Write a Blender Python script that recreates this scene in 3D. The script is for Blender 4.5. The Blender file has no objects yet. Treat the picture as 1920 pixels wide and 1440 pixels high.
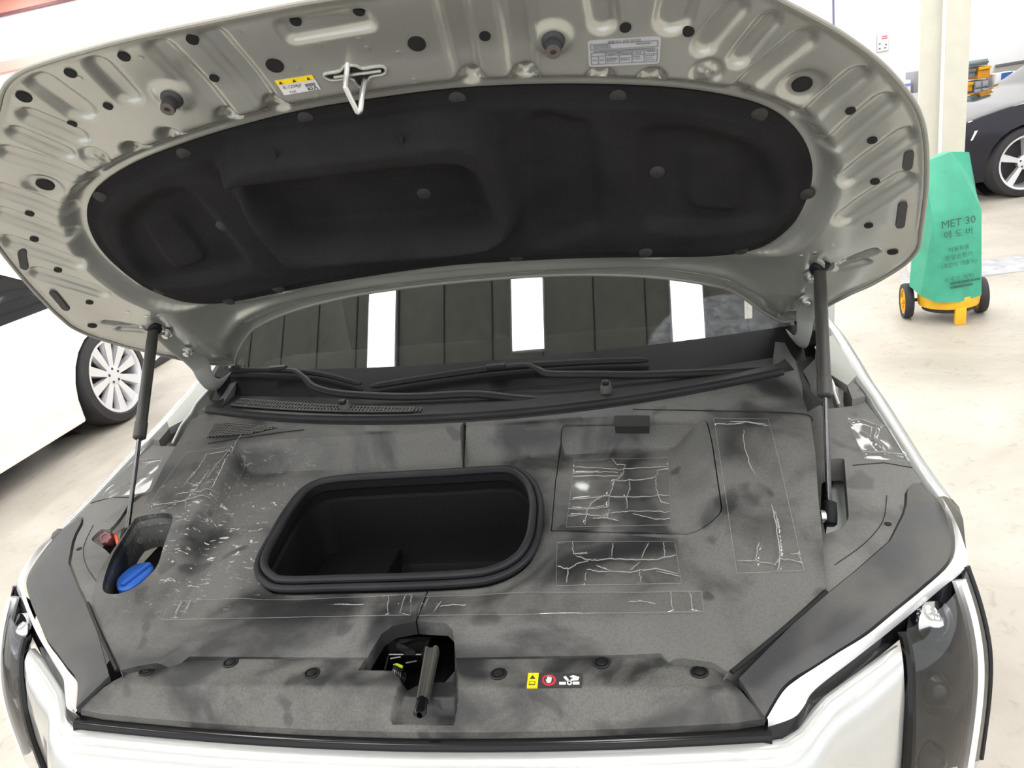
import bpy, bmesh, math, random
import numpy as np
from mathutils import Vector, Matrix
from mathutils.geometry import delaunay_2d_cdt

random.seed(7); np.random.seed(7)
scene = bpy.context.scene
COL = scene.collection

# ---------------------------------------------------------------- camera
FPX = 1379.89                                   # focal length in pixels of a 1920 x 1440 frame
def axes(pitch, roll, yaw):
    cy, sy = math.cos(yaw), math.sin(yaw)
    f = np.array([sy*math.cos(pitch), cy*math.cos(pitch), -math.sin(pitch)])
    r = np.array([cy, -sy, 0.]); u = np.cross(r, f)
    cr, sr = math.cos(roll), math.sin(roll)
    return np.array([cr*r+sr*u, -sr*r+cr*u, f])
CW = np.array([.41, -.917, 1.70])               # camera in the garage
AW = axes(math.radians(20), math.radians(-10), math.radians(-10.8438))
cam_data = bpy.data.cameras.new('camera'); cam = bpy.data.objects.new('camera', cam_data); COL.objects.link(cam)
cam_data.sensor_width = 36.; cam_data.lens = FPX/1920*36.; cam_data.clip_start = .02
M = np.eye(4); M[:3, 0] = AW[0]; M[:3, 1] = AW[1]; M[:3, 2] = -AW[2]; M[:3, 3] = CW
cam.matrix_world = Matrix(M.tolist())
scene.camera = cam

# ---------------------------------------------------------------- world, exposure
w = bpy.data.worlds.new('world'); scene.world = w; w.use_nodes = True
w.node_tree.nodes['Background'].inputs[0].default_value = (.97, .985, 1., 1)
w.node_tree.nodes['Background'].inputs[1].default_value = 1.8
scene.view_settings.view_transform = 'Standard'
scene.view_settings.look = 'None'
scene.view_settings.exposure = 0.0
scene.view_settings.gamma = 1.0
scene.view_settings.use_curve_mapping = False
scene.cycles.adaptive_threshold = .02; scene.cycles.max_bounces = 6; scene.cycles.diffuse_bounces = 3; scene.cycles.glossy_bounces = 3; scene.cycles.transparent_max_bounces = 10
scene.cycles.sample_clamp_indirect = 6.; scene.cycles.caustics_reflective = False; scene.cycles.caustics_refractive = False
LAMP = 23.0                                     # radiance of the ceiling light panels

# ---------------------------------------------------------------- frames
# the parked car leans a little in the garage; its own frame: x to the photo's right, y to the rear, z up
CC = np.array([.4103567, -.9167272, 1.7160573])
AC = np.array([[.981684967, .146321909, -.122002149], [.066999445, .334322611, .940074181], [-.178341526, .931030768, -.318395995]])
RC = AW.T @ AC
CAR_M = np.eye(4); CAR_M[:3, :3] = RC; CAR_M[:3, 3] = CW-RC @ CC
CAR_M = Matrix(CAR_M.tolist())

def sight(u, v, A=AC): return np.array([(u-960)/FPX, -(v-720)/FPX, 1.]) @ A
def on_plane(u, v, o, n):
    d = sight(u, v); n = np.array(n, float)
    return CC+d*(np.dot(np.array(o)-CC, n)/np.dot(d, n))
def on_x(u, v, x): return on_plane(u, v, (x, 0, 0), (1, 0, 0))
def on_z(u, v, z): return on_plane(u, v, (0, 0, z), (0, 0, 1))
def floor_pt(u, v, z=0.):
    d = sight(u, v, AW); return CW+d*(z-CW[2])/d[2]
def wall_pt(u, v, y):
    d = sight(u, v, AW); return CW+d*(y-CW[1])/d[1]

# ---------------------------------------------------------------- small maths
def sst(e0, e1, x):
    t = np.clip((np.asarray(x, float)-e0)/(e1-e0), 0, 1); return t*t*(3-2*t)
def catmull(pts, n=6, closed=True):
    P = np.array(pts, float); N = len(P); out = []
    rng = range(N) if closed else range(N-1)
    for i in rng:
        if closed: p0, p1, p2, p3 = P[i-1], P[i], P[(i+1) % N], P[(i+2) % N]
        else: p0, p1, p2, p3 = P[max(i-1, 0)], P[i], P[i+1], P[min(i+2, N-1)]
        for k in range(n):
            t = k/n
            out.append(.5*((2*p1)+(-p0+p2)*t+(2*p0-5*p1+4*p2-p3)*t*t+(-p0+3*p1-3*p2+p3)*t**3))
    if not closed: out.append(P[-1])
    return np.array(out)
def roundpoly(pts, r, n=5):
    """polygon with rounded corners; r one radius or a list"""
    P = np.array(pts, float); N = len(P); out = []
    for i in range(N):
        rr = r[i] if isinstance(r, (list, tuple)) else r
        a, b, c = P[i-1], P[i], P[(i+1) % N]
        d1 = a-b; d2 = c-b; l1 = np.linalg.norm(d1); l2 = np.linalg.norm(d2)
        k = min(rr, l1*.49, l2*.49)
        if k < 1e-6: out.append(b); continue
        s = b+d1/l1*k; e = b+d2/l2*k
        for j in range(n+1):
            t = j/n; out.append((1-t)**2*s+2*t*(1-t)*b+t*t*e)
    return np.array(out)
def poly_dist(P, poly, closed=True):
    P = np.asarray(P, float); poly = np.asarray(poly, float)
    a = poly if closed else poly[:-1]; b = np.roll(poly, -1, 0) if closed else poly[1:]
    d = b-a; L = np.maximum((d*d).sum(1), 1e-12); out = np.empty(len(P)); n = max(1, 400000//len(a))
    for i in range(0, len(P), n):
        q = P[i:i+n]; rx = q[:, :1]-a[:, 0]; ry = q[:, 1:2]-a[:, 1]
        t = (rx*d[:, 0]+ry*d[:, 1])/L; np.clip(t, 0, 1, out=t)
        rx -= t*d[:, 0]; ry -= t*d[:, 1]; out[i:i+n] = np.sqrt((rx*rx+ry*ry).min(1))
    return out
def inside(P, poly):
    P = np.asarray(P, float); poly = np.asarray(poly, float)
    lo, hi = poly.min(0), poly.max(0); c = np.zeros(len(P), bool)
    idx = np.nonzero((P[:, 0] >= lo[0]) & (P[:, 0] <= hi[0]) & (P[:, 1] >= lo[1]) & (P[:, 1] <= hi[1]))[0]
    x1, y1 = poly[:, 0], poly[:, 1]; x2, y2 = np.roll(x1, -1), np.roll(y1, -1); dy = np.where(y1 == y2, 1e-12, y2-y1); n = max(1, 400000//len(poly))
    for i in range(0, len(idx), n):
        k = idx[i:i+n]; x = P[k, 0][:, None]; y = P[k, 1][:, None]
        c[k] = ((((y1 > y) != (y2 > y)) & (x < (x2-x1)*(y-y1)/dy+x1)).sum(1) % 2).astype(bool)
    return c
def sdist(P, poly):
    d = poly_dist(P, poly); return np.where(inside(P, poly), -d, d)
def mirror(pts): return [(-p[0],)+tuple(p[1:]) for p in pts]

# ---------------------------------------------------------------- objects
def link(name, me, parent=None, label=None, cat=None, group=None, kind=None):
    o = bpy.data.objects.new(name, me); COL.objects.link(o)
    if parent is not None: o.parent = parent
    if label: o['label'] = label
    if cat: o['category'] = cat
    if group: o['group'] = group
    if kind: o['kind'] = kind
    return o
def empty(name, label, cat, loc=(0, 0, 0), rotz=0., group=None):
    o = link(name, None, None, label, cat, group); o.location = loc; o.rotation_euler = (0, 0, rotz)
    o.empty_display_size = .1
    return o
def mesh(name, V, Fc, mat, sharp=35., smooth=True):
    me = bpy.data.meshes.new(name)
    me.from_pydata([tuple(map(float, v)) for v in V], [], [tuple(map(int, f)) for f in Fc]); me.validate()
    if mat is not None: me.materials.append(mat)
    if smooth:
        me.polygons.foreach_set('use_smooth', [True]*len(me.polygons))
        me.set_sharp_from_angle(angle=math.radians(sharp))
    me.update()
    return me
class MB:
    """collects primitives of one part into one mesh"""
    def __init__(s): s.v = []; s.f = []
    def add(s, V, Fc):
        k = len(s.v); s.v += [tuple(p) for p in V]; s.f += [tuple(i+k for i in f) for f in Fc]; return s
    def grid(s, rows, closed_u=False, closed_v=False):
        R = len(rows); N = len(rows[0]); V = [p for r in rows for p in r]; Fc = []
        for i in range(R if closed_v else R-1):
            for j in range(N if closed_u else N-1):
                a = i*N+j; b = i*N+(j+1) % N; c = ((i+1) % R)*N+(j+1) % N; d = ((i+1) % R)*N+j
                Fc.append((a, b, c, d))
        return s.add(V, Fc)
    def tube(s, path, r, seg=10, closed=False, caps=True, flat=1., up=None):
        P = [Vector(p) for p in path]; n = len(P); rows = []
        prev = None
        for i in range(n):
            if closed: t = (P[(i+1) % n]-P[i-1]).normalized()
            else: t = (P[min(i+1, n-1)]-P[max(i-1, 0)]).normalized()
            if up is not None:
                x = Vector(up).cross(t).normalized()
            elif prev is None:
                x = t.orthogonal().normalized()
            else:
                x = (prev-t*prev.dot(t)).normalized()
            prev = x; y = t.cross(x)
            rr = r[i] if isinstance(r, (list, tuple, np.ndarray)) else r
            rows.append([tuple(P[i]+x*math.cos(2*math.pi*k/seg)*rr+y*math.sin(2*math.pi*k/seg)*rr*flat) for k in range(seg)])
        k0 = len(s.v); s.grid(rows, closed_u=True, closed_v=closed)
        if caps and not closed:
            s.f.append(tuple(k0+i for i in range(seg))[::-1]); s.f.append(tuple(k0+(n-1)*seg+i for i in range(seg)))
        return s
    def lathe(s, prof, o, axis, seg=24, cap0=True, cap1=True):
        """prof: (radius, along) pairs"""
        o = Vector(o); z = Vector(axis).normalized(); x = z.orthogonal().normalized(); y = z.cross(x)
        rows = [[tuple(o+z*h+x*math.cos(2*math.pi*k/seg)*r+y*math.sin(2*math.pi*k/seg)*r) for k in range(seg)] for r, h in prof]
        k0 = len(s.v); s.grid(rows, closed_u=True)
        if cap0: s.f.append(tuple(k0+i for i in range(seg))[::-1])
        if cap1: s.f.append(tuple(k0+(len(prof)-1)*seg+i for i in range(seg)))
        return s
    def box(s, c, size, rot=None, bev=0.):
        c = Vector(c); sx, sy, sz = [q/2 for q in size]; b = min(bev, sx*.9, sy*.9, sz*.9)
        bm = bmesh.new(); bmesh.ops.create_cube(bm, size=1.)
        for v in bm.verts: v.co = Vector((v.co.x*sx*2, v.co.y*sy*2, v.co.z*sz*2))
        if b > 0: bmesh.ops.bevel(bm, geom=bm.edges[:], offset=b, segments=2, affect='EDGES', profile=.6)
        bm.verts.index_update()
        R = rot if rot is not None else Matrix.Identity(3)
        V = [tuple(c+R @ v.co) for v in bm.verts]; Fc = [tuple(v.index for v in f.verts) for f in bm.faces]; bm.free()
        return s.add(V, Fc)
    def prism(s, ring0, ring1):
        """two matching closed 3d outlines joined into a solid"""
        n = len(ring0); k = len(s.v); s.v += [tuple(p) for p in ring0]+[tuple(p) for p in ring1]
        for i in range(n): s.f.append((k+i, k+(i+1) % n, k+n+(i+1) % n, k+n+i))
        s.f.append(tuple(k+i for i in range(n))[::-1]); s.f.append(tuple(k+n+i for i in range(n)))
        return s
    def done(s, name, mat, parent=None, sharp=35., smooth=True, **kw):
        return link(name, mesh(name, s.v, s.f, mat, sharp, smooth), parent, **kw)
def weld(me_obj, dist=1e-5):
    bm = bmesh.new(); bm.from_mesh(me_obj.data); bmesh.ops.remove_doubles(bm, verts=bm.verts[:], dist=dist)
    bmesh.ops.recalc_face_normals(bm, faces=bm.faces[:]); bm.to_mesh(me_obj.data); bm.free()

def tri_region(outline, holes, spacing):
    outline = np.asarray(outline, float); loops = [outline]+[np.asarray(h, float) for h in holes]
    lo = outline.min(0); hi = outline.max(0); pts = []
    ny = int((hi[1]-lo[1])/(spacing*.866))+1
    xs = np.arange(lo[0], hi[0]+spacing, spacing)
    for j in range(ny+1):
        y = lo[1]+j*spacing*.866
        pts.append(np.stack([xs+(spacing*.5 if j % 2 else 0), np.full(len(xs), y)], 1))
    G = np.concatenate(pts); G = G[inside(G, outline)]
    for h in loops[1:]: G = G[~inside(G, h)]
    for L in loops: G = G[poly_dist(G, L) > spacing*.45]
    V = []; E = []
    for L in loops:
        k = len(V); V += [Vector((float(p[0]), float(p[1]))) for p in L]; E += [(k+i, k+(i+1) % len(L)) for i in range(len(L))]
    V += [Vector((float(p[0]), float(p[1]))) for p in G]
    ov, oe, of = delaunay_2d_cdt(V, E, [], 0, 1e-6, False)[:3]
    ov = np.array([(p[0], p[1]) for p in ov]); of = np.array([f for f in of])
    c = ov[of].mean(1); ok = inside(c, outline)
    for h in loops[1:]: ok &= ~inside(c, h)
    # drop slivers that lie in the outline by rounding only
    t = ov[of]; ar = np.abs((t[:, 1, 0]-t[:, 0, 0])*(t[:, 2, 1]-t[:, 0, 1])-(t[:, 2, 0]-t[:, 0, 0])*(t[:, 1, 1]-t[:, 0, 1]))
    of = of[ok & (ar > 1e-10)]
    used = np.unique(of); re = -np.ones(len(ov), int); re[used] = np.arange(len(used))
    return ov[used], re[of]
def sheet(name, outline, holes, spacing, surf, mat, parent, skirt=None, skirt_fn=None, sharp=40., flip=False, **kw):
    """surf maps an (n,2) array to (n,3); skirt is a vector by which free edges are turned down"""
    P, T = tri_region(outline, holes, spacing)
    # orient counter-clockwise
    t = P[T]; s = (t[:, 1, 0]-t[:, 0, 0])*(t[:, 2, 1]-t[:, 0, 1])-(t[:, 2, 0]-t[:, 0, 0])*(t[:, 1, 1]-t[:, 0, 1])
    T = np.where((s < 0)[:, None], T[:, ::-1], T)
    if flip: T = T[:, ::-1]
    V = np.asarray(surf(P)); Fc = [tuple(f) for f in T]
    V = [tuple(v) for v in V]
    if skirt is not None:
        cnt = {}
        for f in Fc:
            for a, b in ((f[0], f[1]), (f[1], f[2]), (f[2], f[0])): cnt[(a, b)] = 1
        low = {}
        for (a, b) in list(cnt):
            if (b, a) in cnt: continue
            for q in (a, b):
                if q not in low:
                    low[q] = len(V); sv = skirt; V.append((V[q][0]+sv[0], V[q][1]+sv[1], V[q][2]+sv[2]))
            Fc.append((b, a, low[a], low[b]))
    return link(name, mesh(name, V, Fc, mat, sharp), parent, **kw)

def text_mesh(name, body, o, xd, yd, size, mat, parent, align='CENTER', extrude=.0, **kw):
    cu = bpy.data.curves.new(name, 'FONT'); cu.body = body; cu.size = 1.; cu.align_x = align; cu.align_y = 'CENTER'; cu.resolution_u = 2
    t = bpy.data.objects.new(name+'_curve', cu); COL.objects.link(t)
    me = bpy.data.meshes.new_from_object(t)
    bpy.data.objects.remove(t); bpy.data.curves.remove(cu)
    xd = Vector(xd).normalized(); yd = Vector(yd); yd = (yd-xd*yd.dot(xd)).normalized(); o = Vector(o)
    for v in me.vertices: v.co = o+xd*v.co.x*size+yd*v.co.y*size
    me.materials.clear(); me.materials.append(mat); me.name = name
    return link(name, me, parent, **kw)

# ---------------------------------------------------------------- materials
def new_mat(name):
    m = bpy.data.materials.new(name); m.use_nodes = True
    nt = m.node_tree; return m, nt, nt.nodes['Principled BSDF']
def plain(name, col, rough=.5, metal=0., coat=0., bump=0., bscale=80., spec=.5, vary=0., emit=None, es=0., flake=0.):
    m, nt, b = new_mat(name)
    b.inputs['Base Color'].default_value = (*col, 1); b.inputs['Roughness'].default_value = rough; b.inputs['Metallic'].default_value = metal
    b.inputs['Coat Weight'].default_value = coat; b.inputs['Coat Roughness'].default_value = .05; b.inputs['Specular IOR Level'].default_value = spec
    if emit: b.inputs['Emission Color'].default_value = (*emit, 1); b.inputs['Emission Strength'].default_value = es
    tc = nt.nodes.new('ShaderNodeTexCoord')
    if bump:
        n = nt.nodes.new('ShaderNodeTexNoise'); n.inputs['Scale'].default_value = bscale; n.inputs['Detail'].default_value = 4
        nt.links.new(tc.outputs['Object'], n.inputs['Vector'])
        bp = nt.nodes.new('ShaderNodeBump'); bp.inputs['Strength'].default_value = bump; bp.inputs['Distance'].default_value = .004
        nt.links.new(n.outputs['Fac'], bp.inputs['Height']); nt.links.new(bp.outputs['Normal'], b.inputs['Normal'])
    if vary:
        n = nt.nodes.new('ShaderNodeTexNoise'); n.inputs['Scale'].default_value = 9; n.inputs['Detail'].default_value = 6
        nt.links.new(tc.outputs['Object'], n.inputs['Vector'])
        r = nt.nodes.new('ShaderNodeValToRGB')
        r.color_ramp.elements[0].position = .3; r.color_ramp.elements[1].position = .7
        r.color_ramp.elements[0].color = (*[c*(1-vary) for c in col], 1); r.color_ramp.elements[1].color = (*[min(1, c*(1+vary)) for c in col], 1)
        nt.links.new(n.outputs['Fac'], r.inputs[0]); nt.links.new(r.outputs[0], b.inputs['Base Color'])
    return m
def dusty(name, dark, dust, lo=.42, hi=.6, scale=7., rough=.62, splash=None, grain=.5, warp=.6):
    """black plastic under a coat of road dust with wiped patches"""
    m, nt, b = new_mat(name); L = nt.links; N = nt.nodes.new
    tc = N('ShaderNodeTexCoord')
    n1 = N('ShaderNodeTexNoise'); n1.inputs['Scale'].default_value = scale; n1.inputs['Detail'].default_value = 5; n1.inputs['Roughness'].default_value = .52; n1.inputs['Distortion'].default_value = warp
    L.new(tc.outputs['Object'], n1.inputs['Vector'])
    r1 = N('ShaderNodeMapRange'); r1.inputs[1].default_value = lo; r1.inputs[2].default_value = hi; r1.interpolation_type = 'SMOOTHSTEP'; L.new(n1.outputs['Fac'], r1.inputs[0])
    n2 = N('ShaderNodeTexNoise'); n2.inputs['Scale'].default_value = 260; n2.inputs['Detail'].default_value = 3; L.new(tc.outputs['Object'], n2.inputs['Vector'])
    r2 = N('ShaderNodeMapRange'); r2.inputs[1].default_value = .3; r2.inputs[2].default_value = .7; r2.inputs[3].default_value = 1-grain; r2.inputs[4].default_value = 1+grain*.5; L.new(n2.outputs['Fac'], r2.inputs[0])
    # sharper wiped finger marks
    v = N('ShaderNodeTexVoronoi'); v.inputs['Scale'].default_value = scale*1.7; v.feature = 'F1'
    mp = N('ShaderNodeVectorMath'); mp.operation = 'ADD'; L.new(tc.outputs['Object'], mp.inputs[0])
    nz = N('ShaderNodeTexNoise'); nz.inputs['Scale'].default_value = 9; L.new(tc.outputs['Object'], nz.inputs['Vector'])
    sc = N('ShaderNodeVectorMath'); sc.operation = 'SCALE'; sc.inputs['Scale'].default_value = .22; L.new(nz.outputs['Color'], sc.inputs[0]); L.new(sc.outputs[0], mp.inputs[1]); L.new(mp.outputs[0], v.inputs['Vector'])
    r3 = N('ShaderNodeMapRange'); r3.inputs[1].default_value = .16; r3.inputs[2].default_value = .26; L.new(v.outputs['Distance'], r3.inputs[0])
    r3.inputs[3].default_value = .38; r3.inputs[4].default_value = 1.
    mu = N('ShaderNodeMath'); mu.operation = 'MULTIPLY'; L.new(r1.outputs[0], mu.inputs[0]); L.new(r3.outputs[0], mu.inputs[1])
    mu2 = N('ShaderNodeMath'); mu2.operation = 'MULTIPLY'; mu2.use_clamp = True; L.new(mu.outputs[0], mu2.inputs[0]); L.new(r2.outputs[0], mu2.inputs[1])
    mix = N('ShaderNodeMix'); mix.data_type = 'RGBA'; mix.inputs[6].default_value = (*dark, 1); mix.inputs[7].default_value = (*dust, 1); L.new(mu2.outputs[0], mix.inputs[0])
    out = mix.outputs[2]
    if splash:
        # dried splash of pale droplets around one place
        cx, cy, cz, rad = splash
        d = N('ShaderNodeVectorMath'); d.operation = 'DISTANCE'; L.new(tc.outputs['Object'], d.inputs[0]); d.inputs[1].default_value = (cx, cy, cz)
        rm = N('ShaderNodeMapRange'); rm.inputs[1].default_value = rad; rm.inputs[2].default_value = rad*.45; L.new(d.outputs['Value'], rm.inputs[0])
        mpg = N('ShaderNodeMapping'); mpg.inputs['Rotation'].default_value = (0, 0, math.radians(-35)); mpg.inputs['Scale'].default_value = (42, 105, 60); L.new(tc.outputs['Object'], mpg.inputs[0])
        n4 = N('ShaderNodeTexNoise'); n4.inputs['Scale'].default_value = 1.; n4.inputs['Detail'].default_value = 3; n4.inputs['Distortion'].default_value = 1.; L.new(mpg.outputs[0], n4.inputs['Vector'])
        r4 = N('ShaderNodeMapRange'); r4.inputs[1].default_value = .63; r4.inputs[2].default_value = .68; L.new(n4.outputs['Fac'], r4.inputs[0])
        m4 = N('ShaderNodeMath'); m4.operation = 'MULTIPLY'; L.new(r4.outputs[0], m4.inputs[0]); L.new(rm.outputs[0], m4.inputs[1])
        mx = N('ShaderNodeMix'); mx.data_type = 'RGBA'; mx.inputs[7].default_value = (.42, .41, .38, 1); L.new(m4.outputs[0], mx.inputs[0]); L.new(out, mx.inputs[6]); out = mx.outputs[2]
    L.new(out, b.inputs['Base Color'])
    rr = N('ShaderNodeMapRange'); rr.inputs[3].default_value = rough-.16; rr.inputs[4].default_value = min(1, rough+.25); L.new(mu2.outputs[0], rr.inputs[0]); L.new(rr.outputs[0], b.inputs['Roughness'])
    b.inputs['Specular IOR Level'].default_value = .42
    bp = N('ShaderNodeBump'); bp.inputs['Strength'].default_value = .12; bp.inputs['Distance'].default_value = .001; L.new(n2.outputs['Fac'], bp.inputs['Height']); L.new(bp.outputs['Normal'], b.inputs['Normal'])
    return m

M_COVER = dusty('dusty cover plastic', (.019, .0195, .021), (.120, .118, .113), .34, .60, 5.5, splash=(-.47, .34, 1.0, .26), grain=.28, rough=.52)
M_FRONT = dusty('dusty front panel plastic', (.019, .0195, .021), (.122, .119, .111), .38, .62, 7., grain=.35, rough=.55)
M_TRIM = dusty('dusty side trim plastic', (.042, .042, .044), (.158, .155, .147), .28, .55, 5., grain=.28, rough=.55)
M_LAMPTRIM = dusty('headlight trim plastic', (.038, .039, .043), (.098, .094, .088), .40, .66, 5., rough=.55, grain=.2)
M_BLACK = plain('black plastic', (.011, .011, .012), .45, spec=.22, bump=.1, bscale=300)
M_SOFT = plain('black rubber', (.009, .0095, .011), .5, spec=.16)
M_SEAL = plain('grey black rubber seal', (.017, .0175, .020), .48, vary=.3, spec=.22)
M_GLOSS = plain('piano black gloss', (.005, .005, .006), .14, spec=.35)
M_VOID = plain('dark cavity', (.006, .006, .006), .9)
M_BIN = plain('bin black plastic', (.0040, .0042, .0045), .65, spec=.22, bump=.15, bscale=260)
M_PAINT = plain('silver body paint', (.54, .55, .55), .24, .5, coat=.7)
M_INNER = plain('silver green hood inner paint', (.415, .42, .385), .24, .55, coat=.3, vary=.04)
M_FELT = plain('black felt mat', (.0155, .015, .016), .9, bump=.5, bscale=220, spec=.2, vary=.2)
M_CLIP = plain('felt clip plastic', (.028, .027, .027), .7)
M_STEEL = plain('zinc steel', (.62, .62, .60), .32, .9)
M_ROD = plain('steel rod', (.10, .10, .105), .2, .9)
M_TUBE = plain('strut tube', (.035, .034, .032), .42, vary=.3)
M_HINGE = plain('hinge body paint', (.36, .37, .34), .4, .3)
M_RUBBERSTOP = plain('rubber stop', (.03, .03, .034), .55)
M_STOPTIP = plain('rubber stop tip', (.10, .085, .075), .6)
M_WHITE = plain('white print', (.75, .75, .75), .6)
M_STICK = plain('sticker white', (.66, .67, .67), .5)
M_STICKGREY = plain('sticker grey', (.40, .41, .43), .4)
M_YEL = plain('sticker yellow', (.85, .62, .0), .5)
M_RED = plain('sticker red', (.55, .03, .05), .5)
M_INK = plain('ink black', (.03, .03, .03), .6)
M_INKGREY = plain('ink grey', (.16, .16, .18), .6)
M_BLUE = plain('blue cap plastic', (.035, .14, .55), .42)
M_PINK = plain('faded red cap', (.20, .075, .085), .5)
M_ORANGE = plain('orange plastic', (.75, .10, .03), .5)
M_BODYW = plain('pale body metal', (.58, .62, .60), .4, .1)
M_CHROME = plain('chrome', (.86, .87, .88), .1, 1.)
M_LAMPBAR = plain('light guide bar', (.86, .87, .88), .18, .25, coat=.7)
M_CLEAR = None
def lens_mat():
    m, nt, b = new_mat('clear lamp lens'); nt.nodes.remove(b); out = nt.nodes['Material Output']
    t = nt.nodes.new('ShaderNodeBsdfTransparent'); t.inputs[0].default_value = (.86, .87, .88, 1)
    g = nt.nodes.new('ShaderNodeBsdfGlossy'); g.inputs['Roughness'].default_value = .03
    f = nt.nodes.new('ShaderNodeFresnel'); f.inputs[0].default_value = 1.8
    mx = nt.nodes.new('ShaderNodeMixShader'); nt.links.new(f.outputs[0], mx.inputs[0]); nt.links.new(t.outputs[0], mx.inputs[1]); nt.links.new(g.outputs[0], mx.inputs[2]); nt.links.new(mx.outputs[0], out.inputs[0])
    return m
M_CLEAR = lens_mat()
def glass_mat():
    """tinted windscreen: dark see-through glass, wiped fans between dusty patches"""
    m, nt, b = new_mat('windscreen glass'); L = nt.links; N = nt.nodes.new; nt.nodes.remove(b); out = nt.nodes['Material Output']
    t = N('ShaderNodeBsdfTransparent'); t.inputs[0].default_value = (.55, .58, .55, 1)
    g = N('ShaderNodeBsdfGlossy'); g.inputs['Roughness'].default_value = .008; g.inputs[0].default_value = (.95, 1, .95, 1)
    f = N('ShaderNodeFresnel'); f.inputs[0].default_value = 1.62
    mx = N('ShaderNodeMixShader'); L.new(f.outputs[0], mx.inputs[0]); L.new(t.outputs[0], mx.inputs[1]); L.new(g.outputs[0], mx.inputs[2])
    tc = N('ShaderNodeTexCoord')
    def fan(c, r0, r1):
        d = N('ShaderNodeVectorMath'); d.operation = 'DISTANCE'; L.new(tc.outputs['Object'], d.inputs[0]); d.inputs[1].default_value = c
        a = N('ShaderNodeMapRange'); a.inputs[1].default_value = r0; a.inputs[2].default_value = r1; L.new(d.outputs['Value'], a.inputs[0]); return a
    dust = fan((.665, .845, 1.11), .262, .254)           # unwiped round patch at the lower right
    n = N('ShaderNodeTexNoise'); n.inputs['Scale'].default_value = 45; n.inputs['Detail'].default_value = 8; n.inputs['Roughness'].default_value = .7; L.new(tc.outputs['Object'], n.inputs['Vector'])
    r = N('ShaderNodeMapRange'); r.inputs[1].default_value = .4; r.inputs[2].default_value = .75; r.inputs[3].default_value = .10; r.inputs[4].default_value = .38; L.new(n.outputs['Fac'], r.inputs[0])
    m2 = N('ShaderNodeMath'); m2.operation = 'MULTIPLY'; L.new(dust.outputs[0], m2.inputs[0]); L.new(r.outputs[0], m2.inputs[1])
    ad = N('ShaderNodeMath'); ad.operation = 'ADD'; L.new(m2.outputs[0], ad.inputs[0]); ad.inputs[1].default_value = .018
    di = N('ShaderNodeBsdfDiffuse'); di.inputs[0].default_value = (.26, .275, .31, 1)
    mx2 = N('ShaderNodeMixShader'); L.new(ad.outputs[0], mx2.inputs[0]); L.new(mx.outputs[0], mx2.inputs[1]); L.new(di.outputs[0], mx2.inputs[2]); L.new(mx2.outputs[0], out.inputs[0])
    return m
M_GLASS = glass_mat()
def tape_mat():
    m, nt, b = new_mat('clear packing tape'); nt.nodes.remove(b); L = nt.links; N = nt.nodes.new; out = nt.nodes['Material Output']
    t = N('ShaderNodeBsdfTransparent'); t.inputs[0].default_value = (.985, .985, .98, 1)
    g = N('ShaderNodeBsdfGlossy'); g.inputs['Roughness'].default_value = .07
    mx = N('ShaderNodeMixShader'); mx.inputs[0].default_value = .045; L.new(t.outputs[0], mx.inputs[1]); L.new(g.outputs[0], mx.inputs[2]); L.new(mx.outputs[0], out.inputs[0])
    return m
M_TAPE = tape_mat()
M_CREASE = plain('tape crease', (.27, .27, .265), .25)

# ================================================================ the garage
def floor_mat():
    m, nt, b = new_mat('worn epoxy concrete'); L = nt.links; N = nt.nodes.new
    tc = N('ShaderNodeTexCoord')
    n = N('ShaderNodeTexNoise'); n.inputs['Scale'].default_value = 1.1; n.inputs['Detail'].default_value = 9; n.inputs['Roughness'].default_value = .6; n.inputs['Distortion'].default_value = .4; L.new(tc.outputs['Object'], n.inputs['Vector'])
    r = N('ShaderNodeValToRGB'); e = r.color_ramp.elements; e[0].position = .33; e[0].color = (.38, .345, .295, 1); e[1].position = .62; e[1].color = (.54, .50, .445, 1); L.new(n.outputs['Fac'], r.inputs[0])
    n2 = N('ShaderNodeTexNoise'); n2.inputs['Scale'].default_value = 14; n2.inputs['Detail'].default_value = 6; n2.inputs['Distortion'].default_value = 1.5; L.new(tc.outputs['Object'], n2.inputs['Vector'])
    r2 = N('ShaderNodeValToRGB'); e = r2.color_ramp.elements; e[0].position = .30; e[0].color = (.55, .52, .48, 1); e[1].position = .42; e[1].color = (1, 1, 1, 1); L.new(n2.outputs['Fac'], r2.inputs[0])
    mx = N('ShaderNodeMix'); mx.data_type = 'RGBA'; mx.blend_type = 'MULTIPLY'; mx.inputs[0].default_value = .35; L.new(r.outputs[0], mx.inputs[6]); L.new(r2.outputs[0], mx.inputs[7]); L.new(mx.outputs[2], b.inputs['Base Color'])
    b.inputs['Roughness'].default_value = .42; b.inputs['Specular IOR Level'].default_value = .4
    return m
M_FLOOR = floor_mat()
M_WALL = plain('white wall paint', (.86, .86, .87), .7)
M_CORAL = plain('coral wall paint', (.80, .33, .27), .6)
M_CORAL2 = plain('overexposed coral paint', (.84, .48, .42), .6)  # coral of the lower band, paled in colour to look overexposed
M_CORALDK = plain('dark red trim', (.22, .08, .09), .5)
M_CEIL = plain('grey ceiling panel', (.72, .73, .68), .75, vary=.12)
M_CEILD = plain('ceiling joint', (.07, .07, .07), .8)
M_CREAM = plain('cream column paint', (.62, .60, .52), .5, vary=.04)
M_LAMP = plain('led panel', (.9, .9, .9), .5, emit=(1, .995, .985), es=LAMP)
M_LAMPRIM = plain('lamp frame', (.7, .7, .7), .5)
M_GRATE = plain('drain grey', (.44, .44, .47), .7, bump=1., bscale=60, vary=.25)
M_TYRE = plain('tyre rubber', (.022, .021, .024), .6)
M_RIM = plain('silver rim', (.74, .74, .78), .28, .6)
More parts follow.
